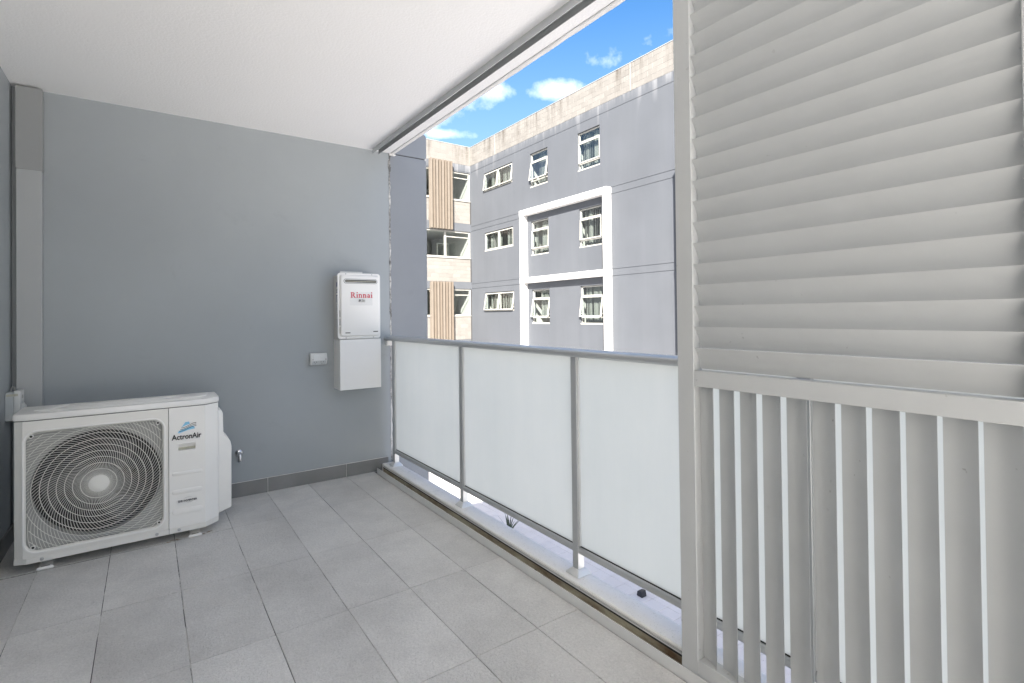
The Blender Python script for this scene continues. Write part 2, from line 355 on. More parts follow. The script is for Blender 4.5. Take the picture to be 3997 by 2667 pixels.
# ------------------------------------------------------------------ mesh helpers
class MB:
    def __init__(s): s.bm = bmesh.new()
    def face(s, pts):
        return s.bm.faces.new([s.bm.verts.new(p) for p in pts])
    def box(s, x0, x1, y0, y1, z0, z1):
        v = [s.bm.verts.new((x, y, z)) for x in (x0, x1) for y in (y0, y1) for z in (z0, z1)]
        for f in ((0, 1, 3, 2), (4, 6, 7, 5), (0, 4, 5, 1), (2, 3, 7, 6), (0, 2, 6, 4), (1, 5, 7, 3)):
            s.bm.faces.new([v[i] for i in f])
        return s
    def prism(s, pts, fn, a, b, cap=True):
        """polygon pts (p,q) extruded from depth a to b; fn(p,q,d)->xyz"""
        A = [s.bm.verts.new(fn(p, q, a)) for p, q in pts]; B = [s.bm.verts.new(fn(p, q, b)) for p, q in pts]
        n = len(pts)
        for i in range(n):
            j = (i+1) % n; s.bm.faces.new((A[i], A[j], B[j], B[i]))
        if cap:
            s.bm.faces.new(A[::-1]); s.bm.faces.new(B)
        return s
    def ring(s, outer, inner, fn, a, b):
        """closed frame between two polygons with equal point counts"""
        n = len(outer); O = [[s.bm.verts.new(fn(p, q, d)) for p, q in outer] for d in (a, b)]; I = [[s.bm.verts.new(fn(p, q, d)) for p, q in inner] for d in (a, b)]
        for i in range(n):
            j = (i+1) % n
            s.bm.faces.new((O[0][i], O[0][j], O[1][j], O[1][i])); s.bm.faces.new((I[0][j], I[0][i], I[1][i], I[1][j]))
            s.bm.faces.new((O[1][i], O[1][j], I[1][j], I[1][i])); s.bm.faces.new((O[0][j], O[0][i], I[0][i], I[0][j]))
        return s
    def tube(s, path, r, n=8, cap=True, flat=None):
        """round tube along a polyline"""
        P = [Vector(p) for p in path]; rings = []; ref = None
        for i, p in enumerate(P):
            t = (P[min(i+1, len(P)-1)]-P[max(i-1, 0)]).normalized()
            if ref is None: ref = Vector((0, 0, 1)) if abs(t.z) < 0.9 else Vector((1, 0, 0))
            u = t.cross(ref).normalized(); w = u.cross(t).normalized(); ref = w
            rr = r if not isinstance(r, (list, tuple)) else r[i]
            a, b = (rr, rr) if flat is None else (rr*flat[0], rr*flat[1])
            rings.append([s.bm.verts.new(p+u*a*math.cos(2*math.pi*k/n)+w*b*math.sin(2*math.pi*k/n)) for k in range(n)])
        for A, B in zip(rings, rings[1:]):
            for k in range(n): s.bm.faces.new((A[k], A[(k+1) % n], B[(k+1) % n], B[k]))
        if cap:
            s.bm.faces.new(rings[0][::-1]); s.bm.faces.new(rings[-1])
        return s
    def lathe(s, prof, org, axis, n=24):
        """profile [(r,h)] turned about an axis through org"""
        ax = Vector(axis).normalized(); u = ax.orthogonal().normalized(); w = ax.cross(u); O = Vector(org); R = []
        for r, h in prof:
            R.append([s.bm.verts.new(O+ax*h+(u*math.cos(2*math.pi*k/n)+w*math.sin(2*math.pi*k/n))*max(r, 1e-5)) for k in range(n)])
        for A, B in zip(R, R[1:]):
            for k in range(n): s.bm.faces.new((A[k], A[(k+1) % n], B[(k+1) % n], B[k]))
        s.bm.faces.new(R[0][::-1]); s.bm.faces.new(R[-1]); return s
    def add_mesh(s, me, mat=None):
        n = len(s.bm.verts); s.bm.from_mesh(me); s.bm.verts.ensure_lookup_table()
        if mat is not None: bmesh.ops.transform(s.bm, matrix=mat, verts=s.bm.verts[n:])
        return s
    def bevel(s, w, seg=1, ang=30):
        bmesh.ops.remove_doubles(s.bm, verts=s.bm.verts, dist=1e-6)
        es = [e for e in s.bm.edges if len(e.link_faces) == 2 and e.calc_face_angle(0) > rad(ang)]
        bmesh.ops.bevel(s.bm, geom=es, offset=w, segments=seg, affect='EDGES', profile=0.5, clamp_overlap=True)
        return s
    def mesh(s, name, mat, off=None, smooth=False):
        if off is not None: bmesh.ops.translate(s.bm, vec=-Vector(off), verts=s.bm.verts)
        bmesh.ops.recalc_face_normals(s.bm, faces=s.bm.faces)
        me = bpy.data.meshes.new(name); s.bm.to_mesh(me); s.bm.free()
        for m in (mat if isinstance(mat, list) else [mat]): me.materials.append(m)
        if smooth:
            me.polygons.foreach_set('use_smooth', [True]*len(me.polygons))
            try: me.set_sharp_from_angle(angle=rad(40))
            except Exception: pass
        return me
    def build(s, name, mat, parent=None, smooth=False, **tags):
        off = world_loc(parent) if parent else None
        o = bpy.data.objects.new(name, s.mesh(name, mat, off, smooth)); COL.objects.link(o)
        if parent: o.parent = parent
        for k, v in tags.items(): o[k] = v
        return o
def world_loc(o):
    v = Vector((0, 0, 0))
    while o: v = v+o.location; o = o.parent
    return v
def thing(name, label, cat, loc=(0, 0, 0), group=None):
    o = bpy.data.objects.new(name, None); COL.objects.link(o); o.location = loc; o.empty_display_size = 0.1
    o['label'] = label; o['category'] = cat
    if group: o['group'] = group
    return o
def inst(name, me, loc, parent):
    o = bpy.data.objects.new(name, me); COL.objects.link(o); o.parent = parent; o.location = Vector(loc)-world_loc(parent); return o
def XZ(y): return lambda p, q, d: (p, y+d, q)          # polygon in x,z; depth along +y
def rrect(x0, x1, z0, z1, r, n=6):
    pts = []
    for cx, cz, a in ((x1-r, z0+r, -90), (x1-r, z1-r, 0), (x0+r, z1-r, 90), (x0+r, z0+r, 180)):
        for k in range(n+1):
            t = rad(a+90*k/n); pts.append((cx+r*math.cos(t), cz+r*math.sin(t)))
    return pts
def text_mesh(body, size, ext=0.0004, off=0.0, shear=0.0, space=1.0):
    cu = bpy.data.curves.new('lettering', 'FONT'); cu.body = body; cu.size = size; cu.extrude = ext; cu.offset = off; cu.shear = shear; cu.space_character = space; cu.resolution_u = 3
    o = bpy.data.objects.new('lettering', cu); COL.objects.link(o); bpy.context.view_layer.update()
    me = bpy.data.meshes.new_from_object(o.evaluated_get(bpy.context.evaluated_depsgraph_get()))
    bpy.data.objects.remove(o); bpy.data.curves.remove(cu)
    xs = [v.co.x for v in me.vertices]; ys = [v.co.y for v in me.vertices]
    return me, min(xs), max(xs), min(ys), max(ys)
def fit_text(mb, body, x0, x1, z0, z1, y, **k):
    """text fitted in the rectangle, on a plane facing -y"""
    me, a, b, c, d = text_mesh(body, 1.0, **k)
    sx, sz = (x1-x0)/(b-a), (z1-z0)/(d-c)
    m = Matrix(((sx, 0, 0, x0-a*sx), (0, 0, -1, y), (0, sz, 0, z0-c*sz), (0, 0, 0, 1)))
    mb.add_mesh(me, m); bpy.data.meshes.remove(me); return mb

def relief_wall(P, us, vs, rects, thick):
    """front sheet of a wall at depth 0 with recesses: rects = (u0,u1,v0,v1,depth); depth None = opening with a reveal of thickness thick; P(u,v,d)->xyz"""
    U = sorted(set([*us]+[r[0] for r in rects]+[r[1] for r in rects])); V = sorted(set([*vs]+[r[2] for r in rects]+[r[3] for r in rects]))
    U = [u for u in U if us[0] <= u <= us[1]]; V = [v for v in V if vs[0] <= v <= vs[1]]
    D = {}
    for i in range(len(U)-1):
        for j in range(len(V)-1):
            cu, cv = (U[i]+U[i+1])/2, (V[j]+V[j+1])/2; d = 0.0
            for a, b, c, e, dep in rects:
                if a < cu < b and c < cv < e:
                    d = 99 if dep is None else max(d, dep)
            D[i, j] = d
    mb = MB()
    for (i, j), d in D.items():
        if d < 90: mb.face([P(U[i], V[j], d), P(U[i+1], V[j], d), P(U[i+1], V[j+1], d), P(U[i], V[j+1], d)])
        for di, dj in ((1, 0), (0, 1)):
            e = D.get((i+di, j+dj))
            if e is None or e == d: continue
            a, b = min(d, e), min(max(d, e), thick)
            if di: q = [(U[i+1], V[j]), (U[i+1], V[j+1])]
            else: q = [(U[i], V[j+1]), (U[i+1], V[j+1])]
            mb.face([P(*q[0], a), P(*q[1], a), P(*q[1], b), P(*q[0], b)])
    bmesh.ops.remove_doubles(mb.bm, verts=mb.bm.verts, dist=1e-5)
    return mb

# ================================================================== LARGE STRUCTURE
XL, YW, ZC = -0.668, 4.310, 2.749        # left wall, back wall, ceiling
YB, YC, YT = -2.6, -3.4, -9.0                                 # end of the balcony behind the camera
GZ = -3.36                                # courtyard level

# ground sheet and courtyard pavers
MB().box(-300, 300, -300, 300, GZ-0.5, GZ-0.03).build('ground', M['ground'], kind='structure')
yard = MB().box(1.9, 13.0, -6, 22.4, GZ-0.028, GZ-0.012).build('courtyard', M['mortar'], kind='structure')
pv = MB().box(-0.2975, 0.2975, -0.1475, 0.1475, -0.02, 0).bevel(0.003).mesh('paver', M['paver'])
cnt = 0
PAV = []
for i in range(18):
    for j in range(95):
        x = 2.25+0.6*i; y = -5.8+0.3*j-0.0675
        PAV.append((abs(x-6.9)+abs(y-8)*0.25, x, y))
PAV.sort()
for k, (d, x, y) in enumerate(PAV):
    if k < 270: inst('paver', pv, (x, y, GZ), yard)
rest = MB()
for d, x, y in PAV[270:]:
    rest.box(x-0.2975, x+0.2975, y-0.1475, y+0.1475, GZ-0.02, GZ)
rest.build('paver_field', M['paver'], yard, kind='stuff')

# floor: screed sheet + tiles
floor = MB().box(XL, 1.60, YT, YW, -0.25, -0.004).build('balcony_floor', M['grout'], kind='structure')  # run on unseen behind the camera to bounce sunlight
XJ = [XL, -0.478, -0.173, 0.131, 0.435, 0.738, 1.041, 1.343, 1.5775]
YJ = [YW-0.001, 3.700, 3.012, 2.355, 1.733, 1.11, 0.49, -0.13, -0.75, -1.37, -1.99, -2.61] + [-3.23-0.62*k for k in range(10)]
for i in range(len(XJ)-1):
    for j in range(len(YJ)-1):
        x0, x1, y1, y0 = XJ[i], XJ[i+1], YJ[j], YJ[j+1]
        sk = 0.016*((x0+x1)/2-0.6)
        cx, cy = (x0+x1)/2, (y0+y1)/2
        g = 0.0016
        t = MB().box(x0+g-cx, x1-g-cx, y0+g-cy, y1-g-cy, -0.012, random.uniform(-0.0006, 0.0006)).bevel(0.0012)
        inst('floor_tile', t.mesh('floor_tile', M['tile']), (cx, cy+(sk if 0 < j < len(YJ)-2 else 0)*(0 if j == 0 else 1), 0), floor)

# back wall with blade outside the glass line
bw = thing('back_wall', 'grey painted wall behind the air conditioner and water heater, running out past the balustrade', 'wall', (0.5, YW, 0))
MB().box(XL-0.3, 1.7365, YW, YW+0.25, -0.25, ZC).build('wall_panel', M['wall'], bw)
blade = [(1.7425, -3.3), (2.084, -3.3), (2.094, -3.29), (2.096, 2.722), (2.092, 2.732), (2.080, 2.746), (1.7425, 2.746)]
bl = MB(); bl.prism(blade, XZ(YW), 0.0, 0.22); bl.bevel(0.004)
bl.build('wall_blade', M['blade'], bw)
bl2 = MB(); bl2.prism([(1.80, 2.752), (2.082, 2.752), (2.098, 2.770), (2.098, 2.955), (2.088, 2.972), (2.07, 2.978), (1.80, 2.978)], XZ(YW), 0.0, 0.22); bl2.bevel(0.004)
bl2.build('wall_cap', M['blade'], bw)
MB().box(1.80, 2.082, YW+0.008, YW+0.21, 2.7461, 2.7519).build('groove', M['gap'], bw)
# ragged sealant in the joint
sl = MB(); pts = []
N = 70
for s in (0, 1):
    for k in range(N+1):
        z = 0.07+(ZC-0.075)*(k/N if s == 0 else 1-k/N)
        w = 0.0062*(1+0.5*math.sin(k*1.7+s*2)+random.uniform(-0.35, 0.35))
        w *= 1.9 if z > 2.62 else 1
        pts.append((1.7395-w if s == 0 else 1.7395+w, z))
A = pts[:N+1]; B = pts[N+1:][::-1]
for k in range(N):
    d0, d1 = 0.003, 0.003
    sl.prism([A[k], B[k], B[k+1], A[k+1]], XZ(YW-0.003), 0.0, 0.03)
bmesh.ops.remove_doubles(sl.bm, verts=sl.bm.verts, dist=1e-5)
sl.build('sealant_strip', M['seal'], bw)
for x0, x1 in ((-0.66, -0.17), (-0.167, 0.138), (0.141, 0.744), (0.748, 1.340), (1.344, 1.705)):
    MB().box(x0, x1, YW-0.011, YW+0.001, 0.0, 0.104).bevel(0.0015).build('skirting_tile', M['skirt'], bw)
gs = MB().box(-0.66, 1.705, YW-0.006, YW+0.002, 0.0, 0.1065); gs.build('skirting_grout', M['caulk'], bw)

# unseen paving added behind the camera and to the left, bouncing sun into the balcony
MB().box(-12.0, XL-0.002, YT, YW-0.001, -0.25, -0.003).build('bounce_terrace', M['bounce_terrace'], kind='structure')
MB().box(-12.0, XL-0.302, YW+0.001, YW+0.25, -0.25, ZC).build('wall_panel', M['wall'], bw)  # unseen length of wall added to reflect sun
wl_ = MB().box(XL-0.30, XL-0.03, -1.3, 3.1995, -0.0025, ZC-0.001).build('unseen_bounce_wall', M['white'], bw)  # unseen white wall, added to shape and bounce light from the left
sw = thing('side_wall', 'grey painted wall at the far left edge, behind the isolator switch', 'wall', (XL, 1, 0))
MB().box(XL-0.25, XL, 3.2, YW-0.0005, -0.25, ZC).build('wall_panel', M['wall'], sw)
for k in range(2):
    y1 = YW-0.012-0.6*k; y0 = max(y1-0.597, 3.2)
    MB().box(XL-0.001, XL+0.011, y0, y1, 0.0, 0.104).bevel(0.0015).build('skirting_tile', M['skirt'], sw)

# ceiling slab with drip groove and rough edge
MB().box(-4.8, 1.742, YC, YW-0.0005, ZC, ZC+0.24).build('ceiling', M['ceil'], kind='structure')  # unseen left part widened to keep direct sun out
sb = MB()
edge = [(1.7425, ZC+0.004), (1.746, ZC-0.004), (1.752, ZC-0.006), (1.782, ZC-0.002), (1.792, ZC+0.012), (1.795, ZC+0.235), (1.7425, ZC+0.238)]
ny = 90; rings = []
for k in range(ny+1):
    y = YC+(YW-0.0006-(YC))*k/ny
    rings.append([sb.bm.verts.new((x+random.uniform(-0.0016, 0.0016)*(0 if i in (0, 6) else 1), y, z+random.uniform(-0.0012, 0.0012)*(0 if i in (0, 6) else 1))) for i, (x, z) in enumerate(edge)])
for A, B in zip(rings, rings[1:]):
    for i in range(len(edge)): sb.bm.faces.new((A[i], A[(i+1) % 7], B[(i+1) % 7], B[i]))
sb.bm.faces.new(rings[0]); sb.bm.faces.new(rings[-1][::-1])
sb.build('slab_edge', M['beam'], kind='structure')
# unseen upstand added on the slab to keep sun off the wall cap
MB().box(1.60, 1.742, YC, YW-0.0005, ZC+0.2402, ZC+0.95).build('sun_block_upstand', M['beam'], kind='structure')
# chipped mortar where slab edge meets the wall joint
ch = MB()
for k in range(16):
    x = 1.742+0.05*random.random(); r = random.uniform(0.004, 0.010)
    ch.lathe([(r*0.2, -r*0.6), (r, -0.2*r), (r*0.8, 0.4*r), (r*0.1, r*0.7)], (x, YW-0.006, ZC-0.004-0.010*random.random()), (random.random()-.5, -1, random.random()-.5), 6)
ch.build('mortar_crumbs', M['beam'], bw, kind='stuff')

# concrete sill under the balustrade
ss = MB(); prof = [(1.6475, -0.3), (1.6475, 0.052), (1.652, 0.057), (1.752, 0.057), (1.772, 0.052), (1.782, 0.036), (1.785, -0.3)]
rings = []; ny = 120
for k in range(ny+1):
    y = YT+(YW-0.012-YT)*k/ny
    rings.append([ss.bm.verts.new((x+(random.uniform(-0.0018, 0.0022) if 2 < i < 6 else 0), y, z+(random.uniform(-0.001, 0.001) if 1 < i < 6 else 0))) for i, (x, z) in enumerate(prof)])
for A, B in zip(rings, rings[1:]):
    for i in range(7): ss.bm.faces.new((A[i], A[(i+1) % 7], B[(i+1) % 7], B[i]))
ss.bm.faces.new(rings[0]); ss.bm.faces.new(rings[-1][::-1])
ss.build('sill', M['sill'], kind='structure')
# slab under the balcony and the lower storey's wall (in shade below)
MB().box(XL-0.3, 1.78, YT, YW+0.2, -0.55, -0.302).build('balcony_slab', M['beam'], kind='structure')

# ================================================================== OPPOSITE BUILDING
XF, YL, K = 13.4, 22.55, 0.67
ab = thing('apartment_building', 'grey rendered apartment block across the courtyard with white frames and cream block parapet', 'building', (XF, 16, GZ))
def zs(z): return CAM_Z+(z-CAM_Z)*K
PF = lambda u, v, d: (XF+d, u, v)           # facade looking towards -x: u=y, v=z
PL = lambda u, v, d: (u, YL+d, v)           # left wing looking towards -y: u=x, v=z
ZP0, ZP1 = 8.855, 9.805
WIN = [('double', 28.18, 31.74, 10.20, 11.54, 0.11), ('stack', 24.45, 26.21, 9.36, 11.54, 0.13), ('stack', 19.98, 21.74, 9.36, 11.54, 0.012),
       ('double', 28.15, 31.71, 5.89, 7.23, 0.0), ('stack', 24.43, 26.19, 5.03, 7.22, 0.02), ('stack', 19.93, 21.69, 5.03, 7.22, 0.02),
       ('double', 28.13, 31.74, 1.58, 2.91, 0.12), ('stack', 24.40, 26.16, 0.72, 2.88, 0.12), ('stack', 19.90, 21.66, 0.72, 2.88, 0.12)]
rects = []
for ty, a, b, c, d, t in WIN: rects.append((a*K, b*K, zs(c), zs(d), None))
for z in (8.52, 5.775, 5.535, 2.885, 2.645): rects.append((-8, YL, z-0.008, z+0.008, 0.015))
for y in (24.42*K-0.006, 21.72*K+0.006, 19.9*K-0.03): rects.append((y-0.003, y+0.003, -3.3, 8.3, 0.006))
for y in (31.76*K+0.02, 28.12*K-0.02): rects.append((y-0.002, y+0.002, 6.6, 8.52, 0.004))
relief_wall(PF, (-8, YL), (GZ, ZP0), rects, 0.2).build('facade_wall', M['facade'], ab)

def bar_box(mb, P, u0, u1, v0, v1, d0, d1):
    mb.prism([(u0, v0), (u1, v0), (u1, v1), (u0, v1)], P, d0, d1); return mb
def frame_ring(mb, P, u0, u1, v0, v1, w, d0, d1, wb=None):
    wb = wb or w
    bar_box(mb, P, u0, u0+w, v0, v1, d0, d1); bar_box(mb, P, u1-w, u1, v0, v1, d0, d1)
    bar_box(mb, P, u0+w, u1-w, v1-w, v1, d0, d1); bar_box(mb, P, u0+w, u1-w, v0, v0+wb, d0, d1); return mb
def tilt(P, vtop, out, h):
    """hinged at the top: depth decreases (moves outward) towards the bottom"""
    return lambda u, v, d: P(u, v, d-out*(vtop-v)/h)
def sash(P, u0, u1, v0, v1, out, win):
    T = tilt(P, v1, out, v1-v0)
    mb = MB(); frame_ring(mb, T, u0, u1, v0, v1, 0.043, 0.018, 0.062)
    if out > 0.05:
        w = 0.01
        for u in (u0+0.004, u1-0.004-w): mb.prism([(u, v0+0.10), (u+w, v0+0.10), (u+w, v0+0.13), (u, v0+0.13)], T, 0.06, 0.06+out*0.75)
    s = mb.build('sash', M['frame'], win)
    m = MB(); bar_box(m, T, u0+0.041, u1-0.041, v0+0.041, v1-0.041, 0.038, 0.044); m.build('pane', M['glass'], win)
    if out > 0.05:
        g = MB(); bar_box(g, T, u0+0.004, u1-0.004, v0-0.006, v0+0.001, 0.022, 0.062)
        for u in (u0, u1-0.05): bar_box(g, T, u, u+0.05, v0-0.014, v0+0.026, 0.064, 0.09)
        g.build('weather_seal', M['gap'], win)
def blind(P, u0, u1, v0, v1, win, seed):
    r = random.Random(seed); mb = MB(); n = max(3, int((u1-u0)/0.095)); st = (u1-u0)/n
    for k in range(n):
        u = u0+k*st; a = r.uniform(-0.025, 0.035)
        mb.face([P(u, v0, 0.21-a), P(u+st*0.93, v0, 0.21+a), P(u+st*0.93, v1, 0.21+a), P(u, v1, 0.21-a)])
    mb.build('blind', M['blind'], win)
def room(P, u0, u1, v0, v1, win, dep=1.6):
    a, b, c, d = u0-0.35, u1+0.35, v0-0.15, v1+0.2; mb = MB()
    z0 = 0.201
    for q in ([(a, c, dep), (b, c, dep), (b, d, dep), (a, d, dep)], [(a, c, z0), (b, c, z0), (b, c, dep), (a, c, dep)], [(a, d, z0), (b, d, z0), (b, d, dep), (a, d, dep)],
              [(a, c, z0), (a, d, z0), (a, d, dep), (a, c, dep)], [(b, c, z0), (b, d, z0), (b, d, dep), (b, c, dep)]):
        mb.face([P(*p) for p in q])
    for q in ([(a, c), (u0, c), (u0, d), (a, d)], [(u1, c), (b, c), (b, d), (u1, d)], [(u0, c), (u1, c), (u1, v0), (u0, v0)], [(u0, v1), (u1, v1), (u1, d), (u0, d)]):
        mb.face([P(p, s, z0) for p, s in q])
    mb.build('room', M['room'], win)
for i, (ty, a, b, c, d, t) in enumerate(WIN):
    u0, u1, v0, v1 = a*K, b*K, zs(c), zs(d)
    mb = MB(); frame_ring(mb, PF, u0+0.001, u1-0.001, v0+0.001, v1-0.012, 0.045, 0.066, 0.125, 0.06)
    h = v1-v0
    bar_box(mb, PF, u0+0.002, u1-0.002, v0+0.002, v0+0.05, -0.004, 0.064)            # sloping sub-sill nose
    if ty == 'double':
        m = (u0+u1)/2; bar_box(mb, PF, m-0.03, m+0.03, v0+0.062, v1-0.058, 0.066, 0.12)
    else:
        t1, t2 = v1-h*0.255, v0+h*0.185
        bar_box(mb, PF, u0+0.046, u1-0.046, t1-0.025, t1+0.025, 0.03, 0.12); bar_box(mb, PF, u0+0.046, u1-0.046, t2-0.02, t2+0.02, 0.03, 0.12)
    win = mb.build('window', M['frame'], ab)
    if ty == 'double':
        sash(PF, u0+0.02, m-0.008, v0+0.055, v1-0.04, t, win); sash(PF, m+0.008, u1-0.02, v0+0.055, v1-0.04, t, win)
        blind(PF, u0+0.05, m-0.04 if i != 3 else m-0.5, v0+0.06, v1-0.06, win, i); blind(PF, m+0.02, u1-0.28, v0+0.06, v1-0.06, win, i+40)
    else:
        sash(PF, u0+0.02, u1-0.02, t2+0.024, t1-0.028, t, win)
        for c_, d_ in ((t1+0.02, v1-0.055), (v0+0.055, t2-0.015)):
            g = MB(); bar_box(g, PF, u0+0.044, u1-0.044, c_, d_, 0.085, 0.091); g.build('pane', M['glass'], win)
        if i == 7: blind(PF, u0+0.3, u1-0.42, v0+0.3, v1-0.05, win, i)
        else: blind(PF, u0+0.05, u1-(0.32 if i == 1 else 0.1), v0+0.07, v1-0.05, win, i)
    room(PF, u0, u1, v0, v1, win)

# white projecting frame round the middle windows
def wbox(name, y0, y1, z0, z1, d):
    MB().box(XF-d, XF+0.02, y0, y1, z0, z1).bevel(0.008).build(name, M['white'], ab)
for z0, z1 in ((5.545, 5.785), (2.650, 2.885), (-0.262, -0.030)): wbox('frame_beam', 12.86, 18.07, z0, z1, 0.245)
for y0, y1 in ((12.868, 13.068), (17.79, 18.06)):
    for z0, z1 in ((2.889, 5.541), (-0.026, 2.646), (GZ, -0.266)): wbox('frame_pier', y0, y1, z0, z1, 0.24)
for z0, z1 in ((2.889, 5.60), (-0.026, 2.646), (GZ, -0.266)): wbox('frame_pier', 9.55, 9.94, z0, z1, 0.26)
for z0, z1 in ((5.604, 5.87), (2.650, 2.885), (-0.262, -0.030)): wbox('frame_beam', 4.0, 9.945, z0, z1, 0.265)
# dirt line at frame joint
# left wing
levels = [(7.045, 8.47, 8.855), (4.175, 5.505, 5.90), (1.29, 2.63, 2.975), (-1.58, -0.24, 0.10)]
LX0 = 7.0
rl = []
for s, h, bt in levels: rl.append((LX0+0.1, XF-0.02, s, h, None))
rl.append((-4, XF, 8.515, 8.528, 0.012))
for k, (s, h, bt) in enumerate(levels[:3]):
    nb = levels[k+1][2]; rl.append((LX0-12, XF-0.02, nb, s-0.02, 0.05))
relief_wall(PL, (LX0-12, XF), (GZ, ZP0), rl, 0.2).build('wing_wall', M['facade'], ab)
for k, (s, h, bt) in enumerate(levels[:3]):
    u0, u1 = LX0+0.1, XF-0.02
    mb = MB(); frame_ring(mb, PL, u0+0.002, u1-0.002, s+0.002, h-0.002, 0.075, 0.05, 0.12, 0.06)
    for m in (9.0, 10.45, 11.97): bar_box(mb, PL, m-0.05, m+0.05, s+0.063, h-0.078, 0.052, 0.118)
    bar_box(mb, PL, u0, u1, s-0.035, s+0.0015, -0.02, 0.09)
    win = mb.build('window', M['frame'], ab)
    us = [u0+0.075, 9.0, 10.45, 11.97, u1-0.075]
    for a, b in zip(us, us[1:]):
        g = MB(); bar_box(g, PL, a, b, s+0.06, h-0.075, 0.08, 0.088); g.build('pane', M['glass'], win)
    tr = MB(); bar_box(tr, PL, 12.03, u1-0.08, h-0.33, h-0.29, 0.03, 0.05); tr.build('blind_rail', M['frame'], win)
    rm = MB(); a, b, c, d, z0, dep = u0, u1, s-0.1, h+0.12, 0.201, 4.5
    for q in ([(a, c, dep), (b, c, dep), (b, d, dep), (a, d, dep)], [(a, c, z0), (b, c, z0), (b, c, dep), (a, c, dep)], [(a, d, z0), (b, d, z0), (b, d, dep), (a, d, dep)],
              [(a, c, z0), (a, d, z0), (a, d, dep), (a, c, dep)], [(b, c, z0), (b, d, z0), (b, d, dep), (b, c, dep)]):
        rm.face([PL(*p) for p in q])
    rm.face([PL(*p) for p in ((a, h, z0), (b, h, z0), (b, d, z0), (a, d, z0))]); rm.face([PL(*p) for p in ((a, c, z0), (b, c, z0), (b, s, z0), (a, s, z0))])
    rm.build('room', M['room'], win)
    iw = MB(); frame_ring(iw, PL, 12.1, 12.75, s+0.05, s+0.85, 0.05, 1.2, 1.26); iw.build('reflected_frame', M['frame'], win)  # pale frame behind the glass stands in for a window reflection

# cream blockwork: parapets and spandrels, block by block
bm_full = {}
def block_mesh(l, h, axis):
    key = (round(l, 3), round(h, 3), axis)
    if key not in bm_full:
        mb = MB(); hl, hh = l/2-0.0045, h/2-0.0045
        if axis == 'y': mb.box(-0.006, 0.05, -hl, hl, -hh, hh)
        else: mb.box(-hl, hl, -0.006, 0.05, -hh, hh)
        bm_full[key] = mb.bevel(0.004).mesh('block', M['block'])
    return bm_full[key]
blk = []
def courses(axis, a, b, z0, n, h, par, start=0.0, dep=0.0):
    for r in range(n):
        z = z0+h*(r+0.5); u = b-0.0
        first = 0.2 if r % 2 else 0.4
        while u > a+0.02:
            l = min(first, u-a); first = 0.4
            if l > 0.03: blk.append((axis, u-l/2, z, l, h, par, dep))
            u -= l
par1 = MB().box(XF-0.004, XF+0.2, -8, YL+0.2, ZP0, ZP1-0.012).build('parapet', M['mortar'], ab)
par2 = MB().box(LX0-12, XF-0.0045, YL-0.004, YL+0.2, ZP0, ZP1-0.012).build('parapet', M['mortar'], ab)
courses('y', 8.4, YL-0.002, ZP0+0.002, 5, 0.1885, par1)
courses('x', 10.3, XF-0.002, ZP0+0.002, 5, 0.1885, par2)
for k, (s, h, bt) in enumerate(levels[:3]):
    nb = levels[k+1][2]
    sp = MB().box(LX0-0.0, XF-0.022, YL+0.0285, YL+0.0295, nb+0.001, s-0.021).build('spandrel', M['mortar'], ab)
    n = 6; hh = (s-0.036-nb-0.004)/n
    courses('x', 10.75, XF-0.022, nb+0.002, n if k < 2 else 6, hh, sp, dep=0.03)
    bx = MB(); rr = random.Random(k)
    for r in range(n):
        u = 10.745-(0.2 if r % 2 else 0)
        while u > LX0+0.5:
            bx.box(u-0.395, u-0.005, YL+0.023, YL+0.0283, nb+0.002+hh*r+0.005, nb+0.002+hh*(r+1)-0.005); u -= 0.4
    bx.build('block_field', M['block'], sp, kind='stuff')
for axis, u, z, l, h, par, dep in blk:
    me = block_mesh(l, h, axis)
    loc = (XF-0.006+0.004+random.uniform(-0.0015, 0.0015), u, z) if axis == 'y' else (u, YL-0.002+dep+random.uniform(-0.0015, 0.0015), z)
    inst('block', me, loc, par)
bx = MB()
for r in range(5):
    u = 8.395-(0.2 if r % 2 else 0)
    while u > -7: bx.box(XF-0.008, XF-0.0045, u-0.395, u-0.005, ZP0+0.002+0.1885*r+0.005, ZP0+0.002+0.1885*(r+1)-0.005); u -= 0.4
bx.build('block_field', M['block'], par1, kind='stuff')
bx = MB()
for r in range(5):
    u = 10.295-(0.2 if r % 2 else 0)
    while u > LX0-11: bx.box(u-0.395, u-0.005, YL-0.008, YL-0.0045, ZP0+0.002+0.1885*r+0.005, ZP0+0.002+0.1885*(r+1)-0.005); u -= 0.4
bx.build('block_field', M['block'], par2, kind='stuff')
fl = MB().box(XF-0.022, XF+0.22, -8, YL+0.22, ZP1-0.011, ZP1+0.006); fl.box(LX0-12, XF-0.0225, YL-0.022, YL+0.22, ZP1-0.011, ZP1+0.006)
fl.build('parapet_flashing', M['flash'], ab)
# expansion joints in the parapet
for y in (20.25, 11.9):
    MB().box(XF-0.0125, XF-0.008, y-0.012, y+0.012, ZP0+0.003, ZP1-0.014).build('expansion_joint', M['frame'], par1)
MB().box(XF-0.03, XF-0.004, YL-0.03, YL-0.004, 0, 2.6).build('dark_corner_strip', M['gap'], ab)  # dark strips up the inner corner of wing and facade
MB().box(XF-0.03, XF-0.004, YL-0.03, YL-0.004, 2.98, 4.14).build('dark_corner_strip', M['gap'], ab)
MB().box(XF-0.03, XF-0.004, YL-0.03, YL-0.004, 5.91, 7.0).build('dark_corner_strip', M['gap'], ab)
